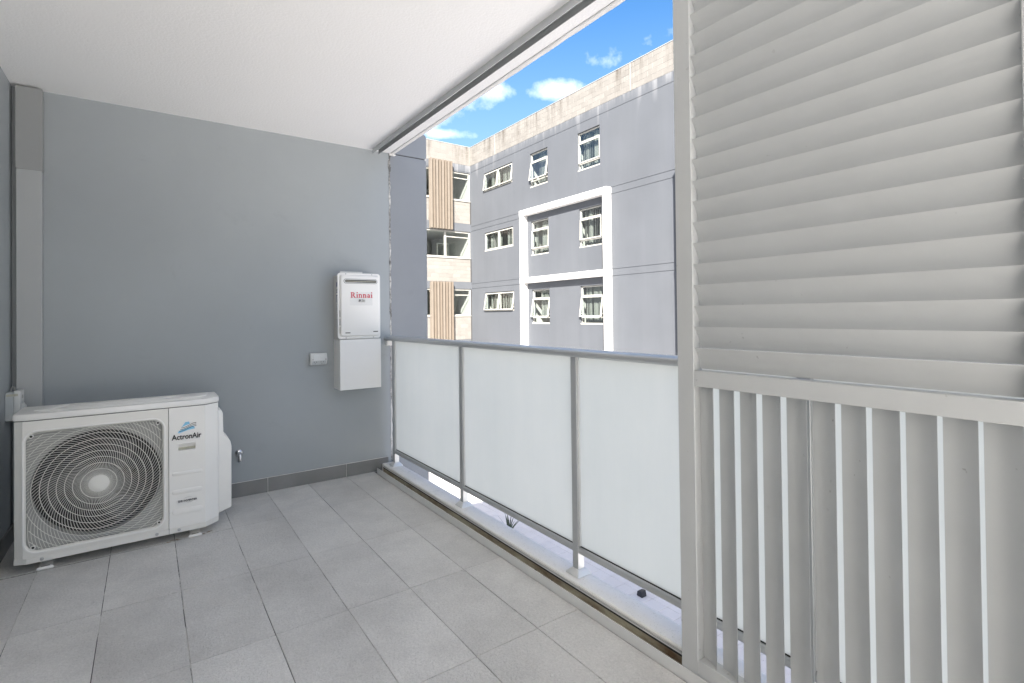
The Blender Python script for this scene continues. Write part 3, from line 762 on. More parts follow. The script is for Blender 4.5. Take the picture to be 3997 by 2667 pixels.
# timber-look slat screens
for zb, zt in ((5.50, 8.86), (-0.30, 2.955)):
    for k in range(8):
        x0 = 11.055+0.1555*k
        for (a, b, nm, m) in ((x0, x0+0.106, 'slat', M['timber'] if k % 2 else M['timber2']),):
            sl = MB(); p = [(YL-0.245, zb+0.02), (YL-0.06, zb), (YL-0.06, zt-0.06), (YL-0.10, zt-0.015), (YL-0.245, zt)]
            sl.prism(p, lambda u, v, d: (d, u, v), a, b); sl.build(nm, m, ab)
    MB().box(11.04, 12.28, YL-0.058, YL-0.012, zt-0.5, zt-0.44).build('slat_rail', M['timber2'], ab)
    MB().box(11.04, 12.28, YL-0.058, YL-0.012, zb+0.5, zb+0.56).build('slat_rail', M['timber2'], ab)

# ================================================================== CEILING AND FLOOR TRACKS
ct = thing('ceiling_track', 'long aluminium sliding-screen track fixed along the edge of the white ceiling', 'track', (1.6, 2, ZC))
MB().box(1.5735, 1.5765, YB, 4.268, ZC-0.040, ZC-0.0005).build('track_flange', M['alu'], ct)
MB().box(1.5765, 1.6228, YB, 4.262, ZC-0.0045, ZC-0.0008).build('track_bed', M['alu'], ct)
MB().box(1.6230, 1.6262, YB, 4.257, ZC-0.040, ZC-0.0005).build('track_flange', M['condtop_flange_shade'], ct)  # same metal as the inner flange, shade put into a darker grey
MB().box(1.6263, 1.632, YB, 4.257, ZC-0.006, ZC-0.0006).build('track_gap', M['gap'], ct)
ft = thing('floor_track', 'dirty aluminium floor track between the tiles and the concrete sill', 'track', (1.6, 2, 0))
MB().box(1.5785, 1.5820, YB, 4.238, -0.003, 0.0455).bevel(0.0006).build('track_flange', M['alu_l'], ft)
MB().box(1.5820, 1.6358, YB, 4.243, -0.003, 0.004).build('track_bed', M['dirty'], ft)
MB().box(1.6360, 1.6368, YB, 4.245, 0.0045, 0.036).build('track_stain', M['dirty'], ft)
MB().box(1.6352, 1.6359, YB, 4.2455, 0.033, 0.0405).build('brush_seal', M['gap'], ft)
MB().box(1.6369, 1.6400, YB, 4.246, -0.003, 0.0430).bevel(0.0006).build('track_flange', M['alu_l'], ft)
MB().box(1.6401, 1.6470, YB, 4.246, -0.02, 0.046).build('sill_side_shade', M['acs'], ft)  # grey filler stands for shade on the sill's inner side
lt = MB(); r = random.Random(3)
for k in range(150):
    x, y, a, s = r.uniform(1.586, 1.634), r.uniform(0.3, 4.2), r.uniform(0, 6), r.uniform(0.002, 0.007)
    c, n = math.cos(a)*s, math.sin(a)*s
    lt.prism([(x+c, y+n), (x-n*.5, y+c*.5), (x-c, y-n), (x+n*.5, y-c*.5)], lambda p, q, d: (p, q, d), 0.0042, 0.0062+r.random()*0.003)
lt.build('leaf_litter', M['soil'], ft, kind='stuff')

# ================================================================== GLASS BALUSTRADE
gb = thing('balustrade', 'aluminium balustrade with frosted glass panels standing on the concrete sill', 'balustrade', (1.722, 2.4, 0.057))
PY = [4.175, 3.020, 1.902, 0.815, -0.35, -1.475, YB+0.1]
PX = 1.722
hr = MB(); n = 20
def oval(z0, y, rx=0.043, rz=0.0205):
    return [(PX+rx*math.copysign(abs(math.cos(t))**0.75, math.cos(t)), y, z0+rz*math.copysign(abs(math.sin(t))**0.85, math.sin(t))) for t in [2*math.pi*k/n for k in range(n)]]
A = [hr.bm.verts.new(p) for p in oval(1.1315, 4.3085)]; B = [hr.bm.verts.new(p) for p in oval(1.1355, YB)]
for k in range(n): hr.bm.faces.new((A[k], A[(k+1) % n], B[(k+1) % n], B[k]))
hr.bm.faces.new(A[::-1]); hr.bm.faces.new(B)
hr.build('handrail', M['alu'], gb, smooth=True)
MB().box(1.686, 1.734, 4.262, 4.3095, 1.069, 1.1105).bevel(0.002).build('wall_bracket', M['acp'], gb)
for k, y in enumerate(PY):
    MB().box(PX-0.02, PX+0.02, y-0.02, y+0.02, 0.0585, 1.118).bevel(0.0015).build('post', M['alu'], gb)
    bp = MB(); a, b = 0.045, 0.024
    v = [bp.bm.verts.new((PX+sx*w, y+sy*w, z)) for w, z in ((a, 0.0575), (a, 0.063), (b, 0.0855)) for sx, sy in ((-1, -1), (1, -1), (1, 1), (-1, 1))]
    for l in (0, 4):
        for i in range(4): bp.bm.faces.new((v[l+i], v[l+(i+1) % 4], v[l+4+(i+1) % 4], v[l+4+i]))
    bp.bm.faces.new(v[0:4][::-1]); bp.bm.faces.new(v[8:12]); bp.bevel(0.004, 2)
    bp.build('base_cover', M['alu_l'], gb, smooth=True)
for ya, yb in zip(PY, PY[1:]):
    y1, y0 = ya-0.0201, yb+0.0201
    bt = MB(); pts = rrect(PX-0.0165, PX+0.0165, 0.158, 0.192, 0.011, 4)
    bt.prism(pts, lambda p, q, d: (p, d, q), y0, y1); bt.build('bottom_rail', M['alu'], gb, smooth=True)
    MB().box(PX-0.006, PX+0.006, y0, y1, 0.1922, 0.197).build('glazing_gasket', M['gap'], gb)
    MB().box(PX-0.004, PX+0.004, y0+0.004, y1-0.004, 0.1972, 1.113).build('glass_panel', M['frost'], gb)
    for yy, s in ((y1, -1), (y0, 1)):
        MB().box(PX-0.012, PX-0.0045, *sorted((yy, yy+s*0.007)), 0.198, 1.112).build('glazing_bead', M['alu_l'], gb)

# ================================================================== LOUVRE SCREEN
ls = thing('louvre_screen', 'pale sliding aluminium screen with horizontal louvres above and vertical louvres below', 'screen', (1.61, 0.7, 0.03))
X0, X1 = 1.5852, 1.6345
S1, S0 = 1.202, 0.20           # outer edges (y)
MB().box(X0, X1, 1.133, S1, 0.012, 2.70).bevel(0.002).build('stile', M['powder'], ls)
MB().box(X0, X1, S0, 0.2785, 0.012, 2.70).bevel(0.002).build('stile', M['powder'], ls)
for z0, z1 in ((0.012, 0.096), (1.0635, 1.1185), (2.645, 2.70)):
    MB().box(X0+0.0004, X1-0.0004, 0.2787, 1.1328, z0, z1).bevel(0.0015).build('rail', M['powder'], ls)
def blade_prof(n=9):
    """closed curved section from (depth 0, top) to (depth .032, bottom), about 2 mm thick, belly outward, curve shaped to shade dark top to bright bottom"""
    pts = []
    for k in range(n):
        t = k/(n-1); pts.append((0.033*t+0.0100*math.sin(math.pi*t), -0.0755*t))
    a = [(x-0.0008, z) for x, z in pts]; b = [(x+0.0014, z) for x, z in pts[::-1]]
    return a, b
a, b = blade_prof()
hb = MB(); hb.prism(a+b, lambda p, q, d: (p, d, q), -0.4265, 0.4265)
for s in (-1, 1):
    for t in (3, 6): hb.lathe([(0.0018, 0), (0.0018, 0.006), (0.001, 0.007)], (a[t][0]-0.001, s*0.4267, a[t][1]), (0, -s, 0), 6)
hbm = hb.mesh('louvre_blade', M['powder'], smooth=True)
k = 0
for k in range(20):
    zt = 1.1995+0.07425*k
    if zt > 2.66: break
    o = inst('louvre_blade', hbm, (1.590, 0.7057, zt), ls); o.rotation_euler = (0, rad(random.uniform(-0.25, 0.25)), 0)
vb = MB(); vb.prism(a+b, lambda p, q, d: (p, -q, d), 0.0965, 1.063)
vbm = vb.mesh('louvre_blade', M['powder'], smooth=True)
for k in range(11):
    yl = 1.1385-0.0772*k
    o = inst('louvre_blade', vbm, (1.589, yl-0.0785, 0.0), ls); o.rotation_euler = (0, 0, rad(random.uniform(-0.5, 0.5)))

# ================================================================== AIR CONDITIONER
ac = thing('air_conditioner', 'white outdoor air conditioner unit with round fan grille standing on the tiles', 'air conditioner', (-0.10, 3.84, 0))
YF, YR = 3.68, 4.0
def XY(z): return lambda p, q, d: (p, q, z+d)
plan = [(-0.568, YF+0.022), (-0.516, YF), (0.287, YF), (0.362, YF+0.062), (0.366, YF+0.09), (0.366, YR), (-0.572, YR), (-0.572, YF+0.04)]
def scaled(pl, g): 
    cx = sum(p for p, q in pl)/len(pl); cy = sum(q for p, q in pl)/len(pl)
    return [(p+(g if p > cx else -g), q+(g if q > cy else -g)) for p, q in pl]
# front skin with the grille opening (left) and plain service panel (right)
RX0, RX1, RZ0, RZ1 = -0.527, 0.078, 0.104, 0.736
fr = MB()
op = rrect(RX0, RX1, RZ0, RZ1, 0.058, 7)
def rect_match(pts, x0, x1, z0, z1):
    out = []; cx, cz = (RX0+RX1)/2, (RZ0+RZ1)/2
    n = len(pts)//4
    cs = [(x1, z0), (x1, z1), (x0, z1), (x0, z0)]
    for c in range(4):
        for k in range(n):
            X, Z = cs[c]; p, q = pts[c*n+k]
            out.append((X, Z))
    return out
# build face as four-corner fans
SK0, SK1, SZ0, SZ1 = -0.516, 0.1005, 0.081, 0.793
SK0b = -0.5175
n = len(op)//4
vo = [fr.bm.verts.new((p, YF, q)) for p, q in op]; vi = [fr.bm.verts.new((p, YF+0.006, q)) for p, q in rrect(RX0+0.006, RX1-0.006, RZ0+0.006, RZ1-0.006, 0.053, 7)]
vd = [fr.bm.verts.new((p, YF+0.016, q)) for p, q in rrect(RX0+0.006, RX1-0.006, RZ0+0.006, RZ1-0.006, 0.053, 7)]
for k in range(len(op)):
    j = (k+1) % len(op); fr.bm.faces.new((vo[k], vo[j], vi[j], vi[k])); fr.bm.faces.new((vi[k], vi[j], vd[j], vd[k]))
cs = [fr.bm.verts.new((x, YF, z)) for x, z in ((SK1, SZ0), (SK1, SZ1), (SK0b-0.014, SZ1), (SK0b-0.014, SZ0))]
for c in range(4):
    for k in range(n-1): fr.bm.faces.new((cs[c], vo[c*n+k], vo[c*n+k+1]))
    e = (c+1) % 4; fr.bm.faces.new((cs[c], vo[c*n+n-1], vo[(e*n) % len(op)], cs[e]))
# left chamfer and return
L = [(SK0b-0.014, YF), (-0.566, YF+0.020), (-0.5715, YF+0.04), (-0.5715, YR)]
for (x0, y0), (x1, y1) in zip(L, L[1:]): fr.face([(x0, y0, SZ0), (x1, y1, SZ0), (x1, y1, SZ1), (x0, y0, SZ1)])
fr.face([(SK1, YF, SZ0), (SK1, YF, SZ1), (SK1, YF+0.03, SZ1), (SK1, YF+0.03, SZ0)])
bmesh.ops.remove_doubles(fr.bm, verts=fr.bm.verts, dist=1e-5)
fr.build('front_panel', M['acw'], ac)
# raised lip of the grille opening
lip = MB().ring(rrect(RX0-0.008, RX1+0.008, RZ0-0.008, RZ1+0.008, 0.064, 7), rrect(RX0, RX1, RZ0, RZ1, 0.058, 7), XZ(YF), -0.004, 0.001)
lip.bevel(0.0015, 1, 50).build('grille_rim', M['acp'], ac, smooth=True)
# shroud with bell-mouth hole, dark cavity, fan
CXF, CZF, RB = -0.221, 0.414, 0.291
sh = MB(); seg = 64
hole = [(CXF+RB*math.cos(2*math.pi*k/seg), CZF+RB*math.sin(2*math.pi*k/seg)) for k in range(seg)]
bx0, bx1, bz0, bz1 = RX0+0.004, RX1-0.004, RZ0+0.004, RZ1-0.004
sq = []
for k in range(seg):
    c, s_ = math.cos(2*math.pi*k/seg), math.sin(2*math.pi*k/seg)
    tx = ((bx1-CXF) if c > 0 else (CXF-bx0))/max(abs(c), 1e-6); tz = ((bz1-CZF) if s_ > 0 else (CZF-bz0))/max(abs(s_), 1e-6); t = max(min(tx, tz), RB+0.0008)
    sq.append((CXF+c*t, CZF+s_*t))
dS = 0.034
a0 = [sh.bm.verts.new((p, YF+dS, q)) for p, q in sq]; a1 = [sh.bm.verts.new((p, YF+dS, q)) for p, q in hole]; a2 = [sh.bm.verts.new((p, YF+dS+0.07, q)) for p, q in hole]
for k in range(seg):
    j = (k+1) % seg
    sh.bm.faces.new((a0[k], a0[j], a1[j], a1[k])); sh.bm.faces.new((a1[k], a1[j], a2[j], a2[k]))
sh.build('shroud', M['acs'], ac)
cv = MB().box(-0.56, 0.098, YF+0.11, YF+0.30, 0.07, 0.78); cv.build('cavity', M['acd'], ac)
wl = MB()
for q in (((RX0+0.006, RZ0), (RX0+0.006, RZ1)),): pass
wl.ring(rrect(RX0+0.004, RX1-0.004, RZ0+0.004, RZ1-0.004, 0.054, 7), rrect(RX0+0.0062, RX1-0.0062, RZ0+0.0062, RZ1-0.0062, 0.053, 7), XZ(YF), 0.0162, dS)
wl.build('grille_well', M['acs'], ac)
fn = MB()
for k in range(3):
    a0_ = 2*math.pi*k/3+0.4; m = 10; A = []; B = []
    for i in range(m+1):
        r = 0.05+(0.265-0.05)*i/m; sweep = 0.5*(i/m)**1.3; w = 0.55+0.35*(i/m)
        A.append((CXF+r*math.cos(a0_+sweep), YF+0.052, CZF+r*math.sin(a0_+sweep))); B.append((CXF+r*math.cos(a0_+sweep+w), YF+0.098, CZF+r*math.sin(a0_+sweep+w)))
    for i in range(m): fn.face([A[i], A[i+1], B[i+1], B[i]])
fn.lathe([(0.055, -0.0), (0.055, 0.05)], (CXF, YF+0.055, CZF), (0, 1, 0), 20)
fn.build('fan', M['fan'], ac)
# swirl grille
gr = MB(); R0 = 0.046; NW = 94
def inside(x, z):
    dx = max(abs(x-(RX0+RX1)/2)-((RX1-RX0)/2-0.006-0.05), 0); dz = max(abs(z-(RZ0+RZ1)/2)-((RZ1-RZ0)/2-0.006-0.05), 0)
    return math.hypot(dx, dz) <= 0.05
for k in range(NW):
    path = []; r = R0-0.004
    while r < 0.46:
        f = (r-R0)/0.29; th = 2*math.pi*k/NW+1.05*max(f, 0)**1.15
        x, z = CXF+r*math.cos(th), CZF+r*math.sin(th)
        path.append((x, YF+0.009-0.002*max(0, 1-f), z))
        if not inside(x, z): break
        r += 0.016
    if len(path) > 2: gr.tube(path, 0.00122, 4, cap=False)
for i in range(1, 14):
    r = 0.046+0.0335*i; run = []; seg2 = 96
    for k in range(seg2+1):
        t = 2*math.pi*k/seg2; x, z = CXF+r*math.cos(t), CZF+r*math.sin(t)
        if inside(x, z): run.append((x, YF+0.0065, z))
        else:
            if len(run) > 2: gr.tube(run, 0.0017, 5, cap=False)
            run = []
    if len(run) > 2: gr.tube(run, 0.0017, 5, cap=False)
gr.build('fan_grille', M['acg'], ac, smooth=True)
hb_ = MB().lathe([(0.046, 0.004), (0.046, -0.004), (0.040, -0.0065), (0.02, -0.0085), (0.001, -0.009)], (CXF, YF+0.004, CZF), (0, 1, 0), 32)
hb_.build('grille_hub', M['acg'], ac, smooth=True)
for x, z in ((-0.500, 0.711), (0.050, 0.712), (-0.493, 0.128), (0.054, 0.130)):
    sc_ = MB().lathe([(0.0105, 0.010), (0.0105, -0.001), (0.0085, -0.002), (0.007, -0.001), (0.0068, 0.006), (0.001, 0.006)], (x, YF+0.004, z), (0, 1, 0), 16).build('screw_boss', M['acp'], ac)
    MB().lathe([(0.006, 0), (0.005, -0.002), (0.001, -0.003)], (x, YF+0.0085, z), (0, 1, 0), 12).build('screw', M['acd'], sc_)
# service panel, right chamfer and side (one folded sheet)
sp_ = MB()
hx0, hx1, hz0, hz1 = 0.150, 0.238, 0.536, 0.571
PR = [(0.1035, YF), (0.287, YF), (0.361, YF+0.060), (0.3655, YF+0.075), (0.3655, YR)]
rect_s = relief_wall(lambda u, v, d: (u, YF+d, v), (0.1035, 0.287), (SZ0, SZ1), [(hx0, hx1, hz0, hz1, 0.022)], 0.03)
for (x0, y0), (x1, y1) in zip(PR[1:], PR[2:]): rect_s.face([(x0, y0, SZ0), (x1, y1, SZ0), (x1, y1, SZ1), (x0, y0, SZ1)])
rect_s.face([(0.1035, YF, SZ0), (0.1035, YF, SZ1), (0.1035, YF+0.03, SZ1), (0.1035, YF+0.03, SZ0)])
spo = rect_s.build('service_panel', M['acp'], ac)
MB().ring(rrect(hx0-0.006, hx1+0.006, hz0-0.006, hz1+0.006, 0.006, 3), rrect(hx0, hx1, hz0, hz1, 0.002, 3), XZ(YF), -0.003, 0.001).build('handle_rim', M['acp'], spo)
MB().box(hx0+0.001, hx1-0.001, YF+0.008, YF+0.021, hz0+0.002, hz0+0.012).build('handle_grip', M['buff'], spo)
for z, h in ((0.398, 0.010), (0.290, 0.0135), (0.172, 0.0165)):
    rb = MB().prism(rrect(0.118, 0.272, z-h, z+h, h*0.95, 5), XZ(YF), -0.0045, 0.001)
    rb.bevel(0.0035, 2, 50).build('stiffening_rib', M['acp'], spo, smooth=True)
# back, base pan, lid
bk = MB(); bk.face([(-0.5715, YR, 0.06), (0.3655, YR, 0.06), (0.3655, YR, SZ1), (-0.5715, YR, SZ1)]); bk.build('back_panel', M['acs'], ac)
bp = MB(); bp.prism(scaled(plan, 0.0012), XY(0.05), 0.0, 0.030); bp.bevel(0.0012, 1, 50).build('base_pan', M['acw'], ac)
MB().box(0.1015, 0.1033, YF-0.0016, YF+0.01, 0.0495, 0.0806).build('seam', M['acd'], ac)
for x, z in ((-0.457, 0.064), (0.043, 0.066), (0.152, 0.067)):
    MB().lathe([(0.0085, 0), (0.0085, -0.0015), (0.006, -0.003), (0.006, -0.005), (0.001, -0.006)], (x, YF-0.0012, z), (0, 1, 0), 14).build('bolt', M['steel'], ac)
ld = MB(); ld.prism(scaled(plan, 0.004), XY(0.7955), 0.0, 0.034); ld.bevel(0.006, 2, 45)
lid = ld.build('lid', M['acp'], ac, smooth=True)
MB().prism(scaled(plan, 0.001), XY(0.7925), 0.0, 0.0029).build('seam', M['acd'], ac)
for pts in ([(-0.47, 3.735), (0.26, 3.735), (0.275, 3.755), (-0.44, 3.755)], [(-0.36, 3.80), (0.06, 3.80), (0.10, 3.83), (-0.33, 3.83)], [(-0.36, 3.87), (0.19, 3.87), (0.22, 3.90), (-0.33, 3.90)], [(0.12, 3.79), (0.30, 3.79), (0.33, 3.95), (0.22, 3.95)], [(-0.5, 3.77), (-0.43, 3.77), (-0.37, 3.93), (-0.46, 3.93)]):
    MB().prism(pts, XY(0.8290), 0.0, 0.0075).bevel(0.004, 2, 50).build('lid_rib', M['acp'], lid, smooth=True)
MB().box(0.165, 0.245, 3.842, 3.862, 0.8296, 0.8318).build('lid_slot', M['acs'], lid)
# feet
for x in (-0.445, 0.235):
    f = MB(); f.prism([(x-0.037, 3.684), (x+0.037, 3.684), (x+0.028, 3.70), (x+0.028, 4.02), (x-0.028, 4.02), (x-0.028, 3.70)], XY(0.0005), 0.0, 0.018); f.bevel(0.006, 2, 50)
    fo = f.build('foot', M['acp'], ac, smooth=True)
    MB().prism(rrect(x-0.018, x+0.018, 3.692, 3.699, 0.003, 3), XY(0.0182), 0.0, 0.0008).build('foot_slot', M['acd'], fo)
    MB().box(x-0.022, x+0.022, 3.75, 3.95, 0.0186, 0.0498).build('foot_bracket', M['acs'], ac)
rs_ = MB(); rr_ = random.Random(5)
for cx_, cy_, n_ in ((0.13, 3.70, 5), (0.285, 3.715, 4)):
    for k in range(n_):
        x_, y_ = cx_+rr_.uniform(-0.035, 0.035), cy_+rr_.uniform(-0.012, 0.012); a_, b__ = rr_.uniform(0.006, 0.02), rr_.uniform(0.003, 0.007)
        rs_.prism([(x_+a_*math.cos(t)*rr_.uniform(0.7, 1.2), y_+b__*math.sin(t)*rr_.uniform(0.7, 1.2)) for t in [2*math.pi*i/9 for i in range(9)]], XY(0.0012+0.0001*k), 0.0, 0.00005)
rs_.build('rust_stain', M['rust'], floor, kind='stuff')
# valve cover at the right side
vc = MB(); prof = [(0.3665, 0.060), (0.448, 0.088), (0.450, 0.485), (0.444, 0.515), (0.430, 0.542), (0.408, 0.566), (0.404, 0.585), (0.401, 0.705), (0.392, 0.727), (0.3665, 0.732)]
vc.prism(prof, XZ(3.845), 0.0, 0.145); vc.bevel(0.006, 2, 20).build('valve_cover', M['acp'], ac, smooth=True)
# maker's mark: blue sail with waves, wordmark, small print
yq = YF-0.0006
mk = MB(); mk.prism([(0.185, 0.700), (0.2035, 0.702), (0.210, 0.688), (0.186, 0.681), (0.166, 0.670)], XZ(yq), 0.0, 0.0005)
def wave(z, h, x0=0.150, x1=0.240):
    T = []; Bm = []
    for k in range(13):
        t = k/12; x = x0+(x1-x0)*t; s_ = z+0.010*(t-0.5)+0.0075*math.sin((t-0.5)*math.pi*1.25)
        T.append((x, s_+h/2)); Bm.append((x, s_-h/2))
    return T+Bm[::-1]
sailo = mk
sailo.prism([(0.1475, 0.638), (0.160, 0.6395), (0.178, 0.645), (0.200, 0.6525), (0.2365, 0.6575), (0.226, 0.675), (0.205, 0.669), (0.180, 0.659), (0.153, 0.652)], XZ(yq), 0.0, 0.0005)
mo = sailo.build('logo_sail', M['sky1'], ac)
wv = MB()
for z in (0.661, 0.6705, 0.680): wv.prism(wave(z, 0.0030, 0.156+0.5*(z-0.661), 0.242), XZ(yq-0.0004), 0.0, 0.0003)
wv.build('logo_wave', M['black'], mo)
fit_text(MB(), 'ActronAir', 0.117, 0.268, 0.600, 0.632, yq, ext=0.004, off=0.018).build('wordmark', M['black'], ac)
dc = fit_text(MB(), 'DC INVERTER', 0.148, 0.244, 0.2295, 0.2385, yq, ext=0.012, off=0.004)
sw_ = MB()
def arc_strip(mb, cx, cz, rx, rz, a0, a1, w, y):
    o, i_ = [], []
    for k in range(13):
        t = rad(a0+(a1-a0)*k/12); ww = w*math.sin(math.pi*k/12)+0.0002
        o.append((cx+(rx+ww)*math.cos(t), cz+(rz+ww)*math.sin(t))); i_.append((cx+rx*math.cos(t), cz+rz*math.sin(t)))
    mb.prism(o+i_[::-1], XZ(y), 0.0, 0.0003)
arc_strip(dc, 0.205, 0.234, 0.024, 0.013, 200, 340, 0.0015, yq)
dc.build('small_print', M['grey'], ac)
arc_strip(sw_, 0.198, 0.234, 0.028, 0.016, 20, 165, 0.0012, yq); sw_.build('print_swoosh', M['acs'], ac)

# ================================================================== WATER HEATER
wh = thing('water_heater', 'white gas hot water heater with red lettering mounted on the grey wall', 'water heater', (1.415, YW, 0.735))
MB().box(1.2495, 1.583, 4.1665, YW-0.0015, 1.140, 1.655).bevel(0.003).build('casing', M['htrs'], wh)
pc = MB().box(1.2485, 1.585, 4.1425, YW-0.001, 0.736, 1.1385).bevel(0.002); pco = pc.build('pipe_cover', M['htr'], wh)
fp = MB().prism(rrect(1.237, 1.588, 1.1445, 1.673, 0.022, 5), XZ(4.158), 0.0, 0.008); fp.bevel(0.0015, 1, 50)
fpo = fp.build('front_flange', M['htr'], wh, smooth=True)
rs = MB()
o2 = rrect(1.250, 1.577, 1.160, 1.660, 0.022, 5); i2 = rrect(1.262, 1.568, 1.170, 1.650, 0.020, 5)
A = [rs.bm.verts.new((p, 4.1578, q)) for p, q in o2]; B = [rs.bm.verts.new((p, 4.141, q)) for p, q in i2]
for k in range(len(A)): rs.bm.faces.new((A[k], A[(k+1) % len(A)], B[(k+1) % len(A)], B[k]))
rs.bm.faces.new(B); rs.bevel(0.003, 2, 25).build('front_cover', M['htr'], wh, smooth=True)
yh = 4.141
ex = MB().ring(rrect(1.283, 1.556, 1.590, 1.624, 0.0168, 6), rrect(1.291, 1.549, 1.5965, 1.6175, 0.0102, 6), XZ(yh), -0.005, 0.002)
exo = ex.bevel(0.0012, 1, 50).build('exhaust_rim', M['plast'], wh, smooth=True)
MB().prism(rrect(1.281, 1.558, 1.588, 1.626, 0.0185, 6), XZ(yh-0.0015), 0.0, 0.001).build('exhaust_gasket', M['acd'], exo)
MB().prism(rrect(1.2915, 1.5485, 1.597, 1.617, 0.0098, 6), XZ(yh-0.0022), 0.0, 0.0006).build('exhaust_slot', M['acd'], exo)
MB().box(1.296, 1.544, yh-0.0034, yh-0.0024, 1.604, 1.6085).build('exhaust_vane', M['buff'], exo)
for x0, z in ((1.291, 1.1885), (1.520, 1.1945)):
    MB().prism(rrect(x0, x0+0.041, z, z+0.007, 0.0033, 4), XZ(yh-0.0008), 0.0, 0.0006).build('vent_slot', M['acd'], wh)
for z0, z1 in ((1.318, 1.372), (1.252, 1.306), (1.186, 1.240)):
    MB().box(1.2515, 1.2545, 4.150, 4.1535, z0, z1).build('side_slot', M['acd'], wh)
for x, z in ((1.303, 1.6655), (1.518, 1.6655), (1.303, 1.152), (1.528, 1.152)):
    MB().lathe([(0.005, 0), (0.004, -0.002), (0.001, -0.003)], (x, 4.158, z), (0, 1, 0), 10).build('screw', M['steel'], fpo)
tb = MB().box(1.270, 1.45, 4.19, 4.20, 1.655, 1.688); tb.box(1.272, 1.30, 4.186, 4.1895, 1.66, 1.683); tb.box(1.40, 1.435, 4.186, 4.1895, 1.668, 1.685)
tb.build('mounting_bracket', M['plast'], wh)
# clear badge with lettering
bd = MB().box(1.330, 1.515, yh-0.0005, yh+0.0005, 1.412, 1.520).build('badge', M['stick'], wh)
RN = MB(); _d = [0.0]
def glyph(pts, ox, sc, z0):
    _d[0] += 0.00001
    RN.prism([(ox+p*sc, z0+q*sc) for p, q in pts], XZ(yh-0.0012-_d[0]), 0.0, 0.0006)
def arcp(cx, cz, ro, ri, a0, a1, n=10, sx=1.0, six=1.0):
    return [(cx+sx*ro*math.cos(rad(a0+(a1-a0)*k/n)), cz+ro*math.sin(rad(a0+(a1-a0)*k/n))) for k in range(n+1)]+[(cx+six*ri*math.cos(rad(a1+(a0-a1)*k/n)), cz+ri*math.sin(rad(a1+(a0-a1)*k/n))) for k in range(n+1)]
def bx_(a, b, c, d): return [(a, c), (b, c), (b, d), (a, d)]
def G_R(x, s, z):
    for p in (bx_(0.09, 0.30, 0, 1), bx_(0, 0.38, 0, 0.09), bx_(0, 0.36, 0.91, 1), arcp(0.36, 0.72, 0.28, 0.16, 92, -92, sx=1.25, six=0.9), [(0.30, 0.52), (0.52, 0.52), (0.86, 0.09), (0.86, 0), (0.66, 0)], bx_(0.62, 0.96, 0, 0.08)): glyph(p, x, s, z)
def G_i(x, s, z):
    for p in (bx_(0.07, 0.27, 0, 0.64), bx_(0, 0.34, 0, 0.08), bx_(0, 0.2, 0.56, 0.64), [(0.17+0.12*math.cos(2*math.pi*k/12), 0.93+0.115*math.sin(2*math.pi*k/12)) for k in range(12)]): glyph(p, x, s, z)
def G_n(x, s, z):
    for p in (bx_(0.07, 0.26, 0, 0.68), bx_(0, 0.33, 0, 0.08), bx_(0, 0.2, 0.60, 0.68), arcp(0.40, 0.44, 0.25, 0.11, 175, 0, sx=0.98, six=1.0), bx_(0.46, 0.65, 0, 0.46), bx_(0.40, 0.72, 0, 0.08)): glyph(p, x, s, z)
def G_a(x, s, z):
    for p in (arcp(0.24, 0.20, 0.215, 0.09, 0, 360, 16), bx_(0.34, 0.53, 0.02, 0.46), arcp(0.28, 0.44, 0.25, 0.12, 0, 160), bx_(0.40, 0.62, 0, 0.09)): glyph(p, x, s, z)
s_, z_ = 0.0445, 1.4735; x_ = 1.336
for g, w in ((G_R, 0.98), (G_i, 0.38), (G_n, 0.77), (G_n, 0.77), (G_a, 0.68), (G_i, 0.38)):
    g(x_, s_, z_); x_ += w*s_*1.035
RN.build('lettering', M['red'], bd)
lb = fit_text(MB(), 'B', 1.401, 1.416, 1.4415, 1.4605, yh-0.0012, ext=0.01, off=0.03, shear=0.15); lb.build('lettering', M['grey'], bd)
lc = fit_text(MB(), '26', 1.421, 1.452, 1.4415, 1.4605, yh-0.0012, ext=0.01, off=-0.004, shear=0.15); lc.box(1.400, 1.453, yh-0.0012, yh-0.0007, 1.4355, 1.4372); lc.build('lettering', M['acs'], bd)
# stickers down the left side of the casing
sx_ = 1.2495
def sticker(y0, y1, z0, z1, m, dx=0.0006): return MB().box(sx_-dx, sx_+0.0005, y0, y1, z0, z1).build('sticker', M[m], wh)
s1_ = sticker(4.178, 4.228, 1.428, 1.555, 'paper')
MB().box(sx_-0.0010, sx_-0.0006, 4.1785, 4.2275, 1.438, 1.522).build('sticker_print', M['navy'], s1_)
MB().box(sx_-0.0013, sx_-0.00105, 4.189, 4.217, 1.440, 1.488).build('sticker_print', M['paper'], s1_)
arch = MB(); arch.prism(arcp(4.203, 1.526, 0.020, 0.013, 0, 180, 12), lambda p, q, d: (sx_-0.0012+d, p, q), 0.0, 0.0004); arch.build('sticker_print', M['black'], s1_)
me, a, b, c, d = text_mesh('GAS', 1.0, ext=0.004, off=0.02)
gt = MB(); kx, kz = 0.030/(b-a), 0.018/(d-c)
gt.add_mesh(me, Matrix(((0, 0, -1, sx_-0.0014), (-kx, 0, 0, 4.218+a*kx), (0, kz, 0, 1.497-c*kz), (0, 0, 0, 1)))); gt.build('lettering', M['paper'], s1_)
for z0, z1 in ((1.362, 1.415), (1.318, 1.352), (1.210, 1.312)):
    st = sticker(4.178, 4.228, z0, z1, 'paper'); pr = MB(); zz_ = z1-0.008
    while zz_ > z0+0.006:
        pr.box(sx_-0.0010, sx_-0.0006, 4.185+random.random()*0.012, 4.224, zz_-0.0022, zz_); zz_ -= 0.0058
    pr.build('sticker_print', M['grey'], st)
sticker(4.205, 4.226, 1.565, 1.600, 'navy')

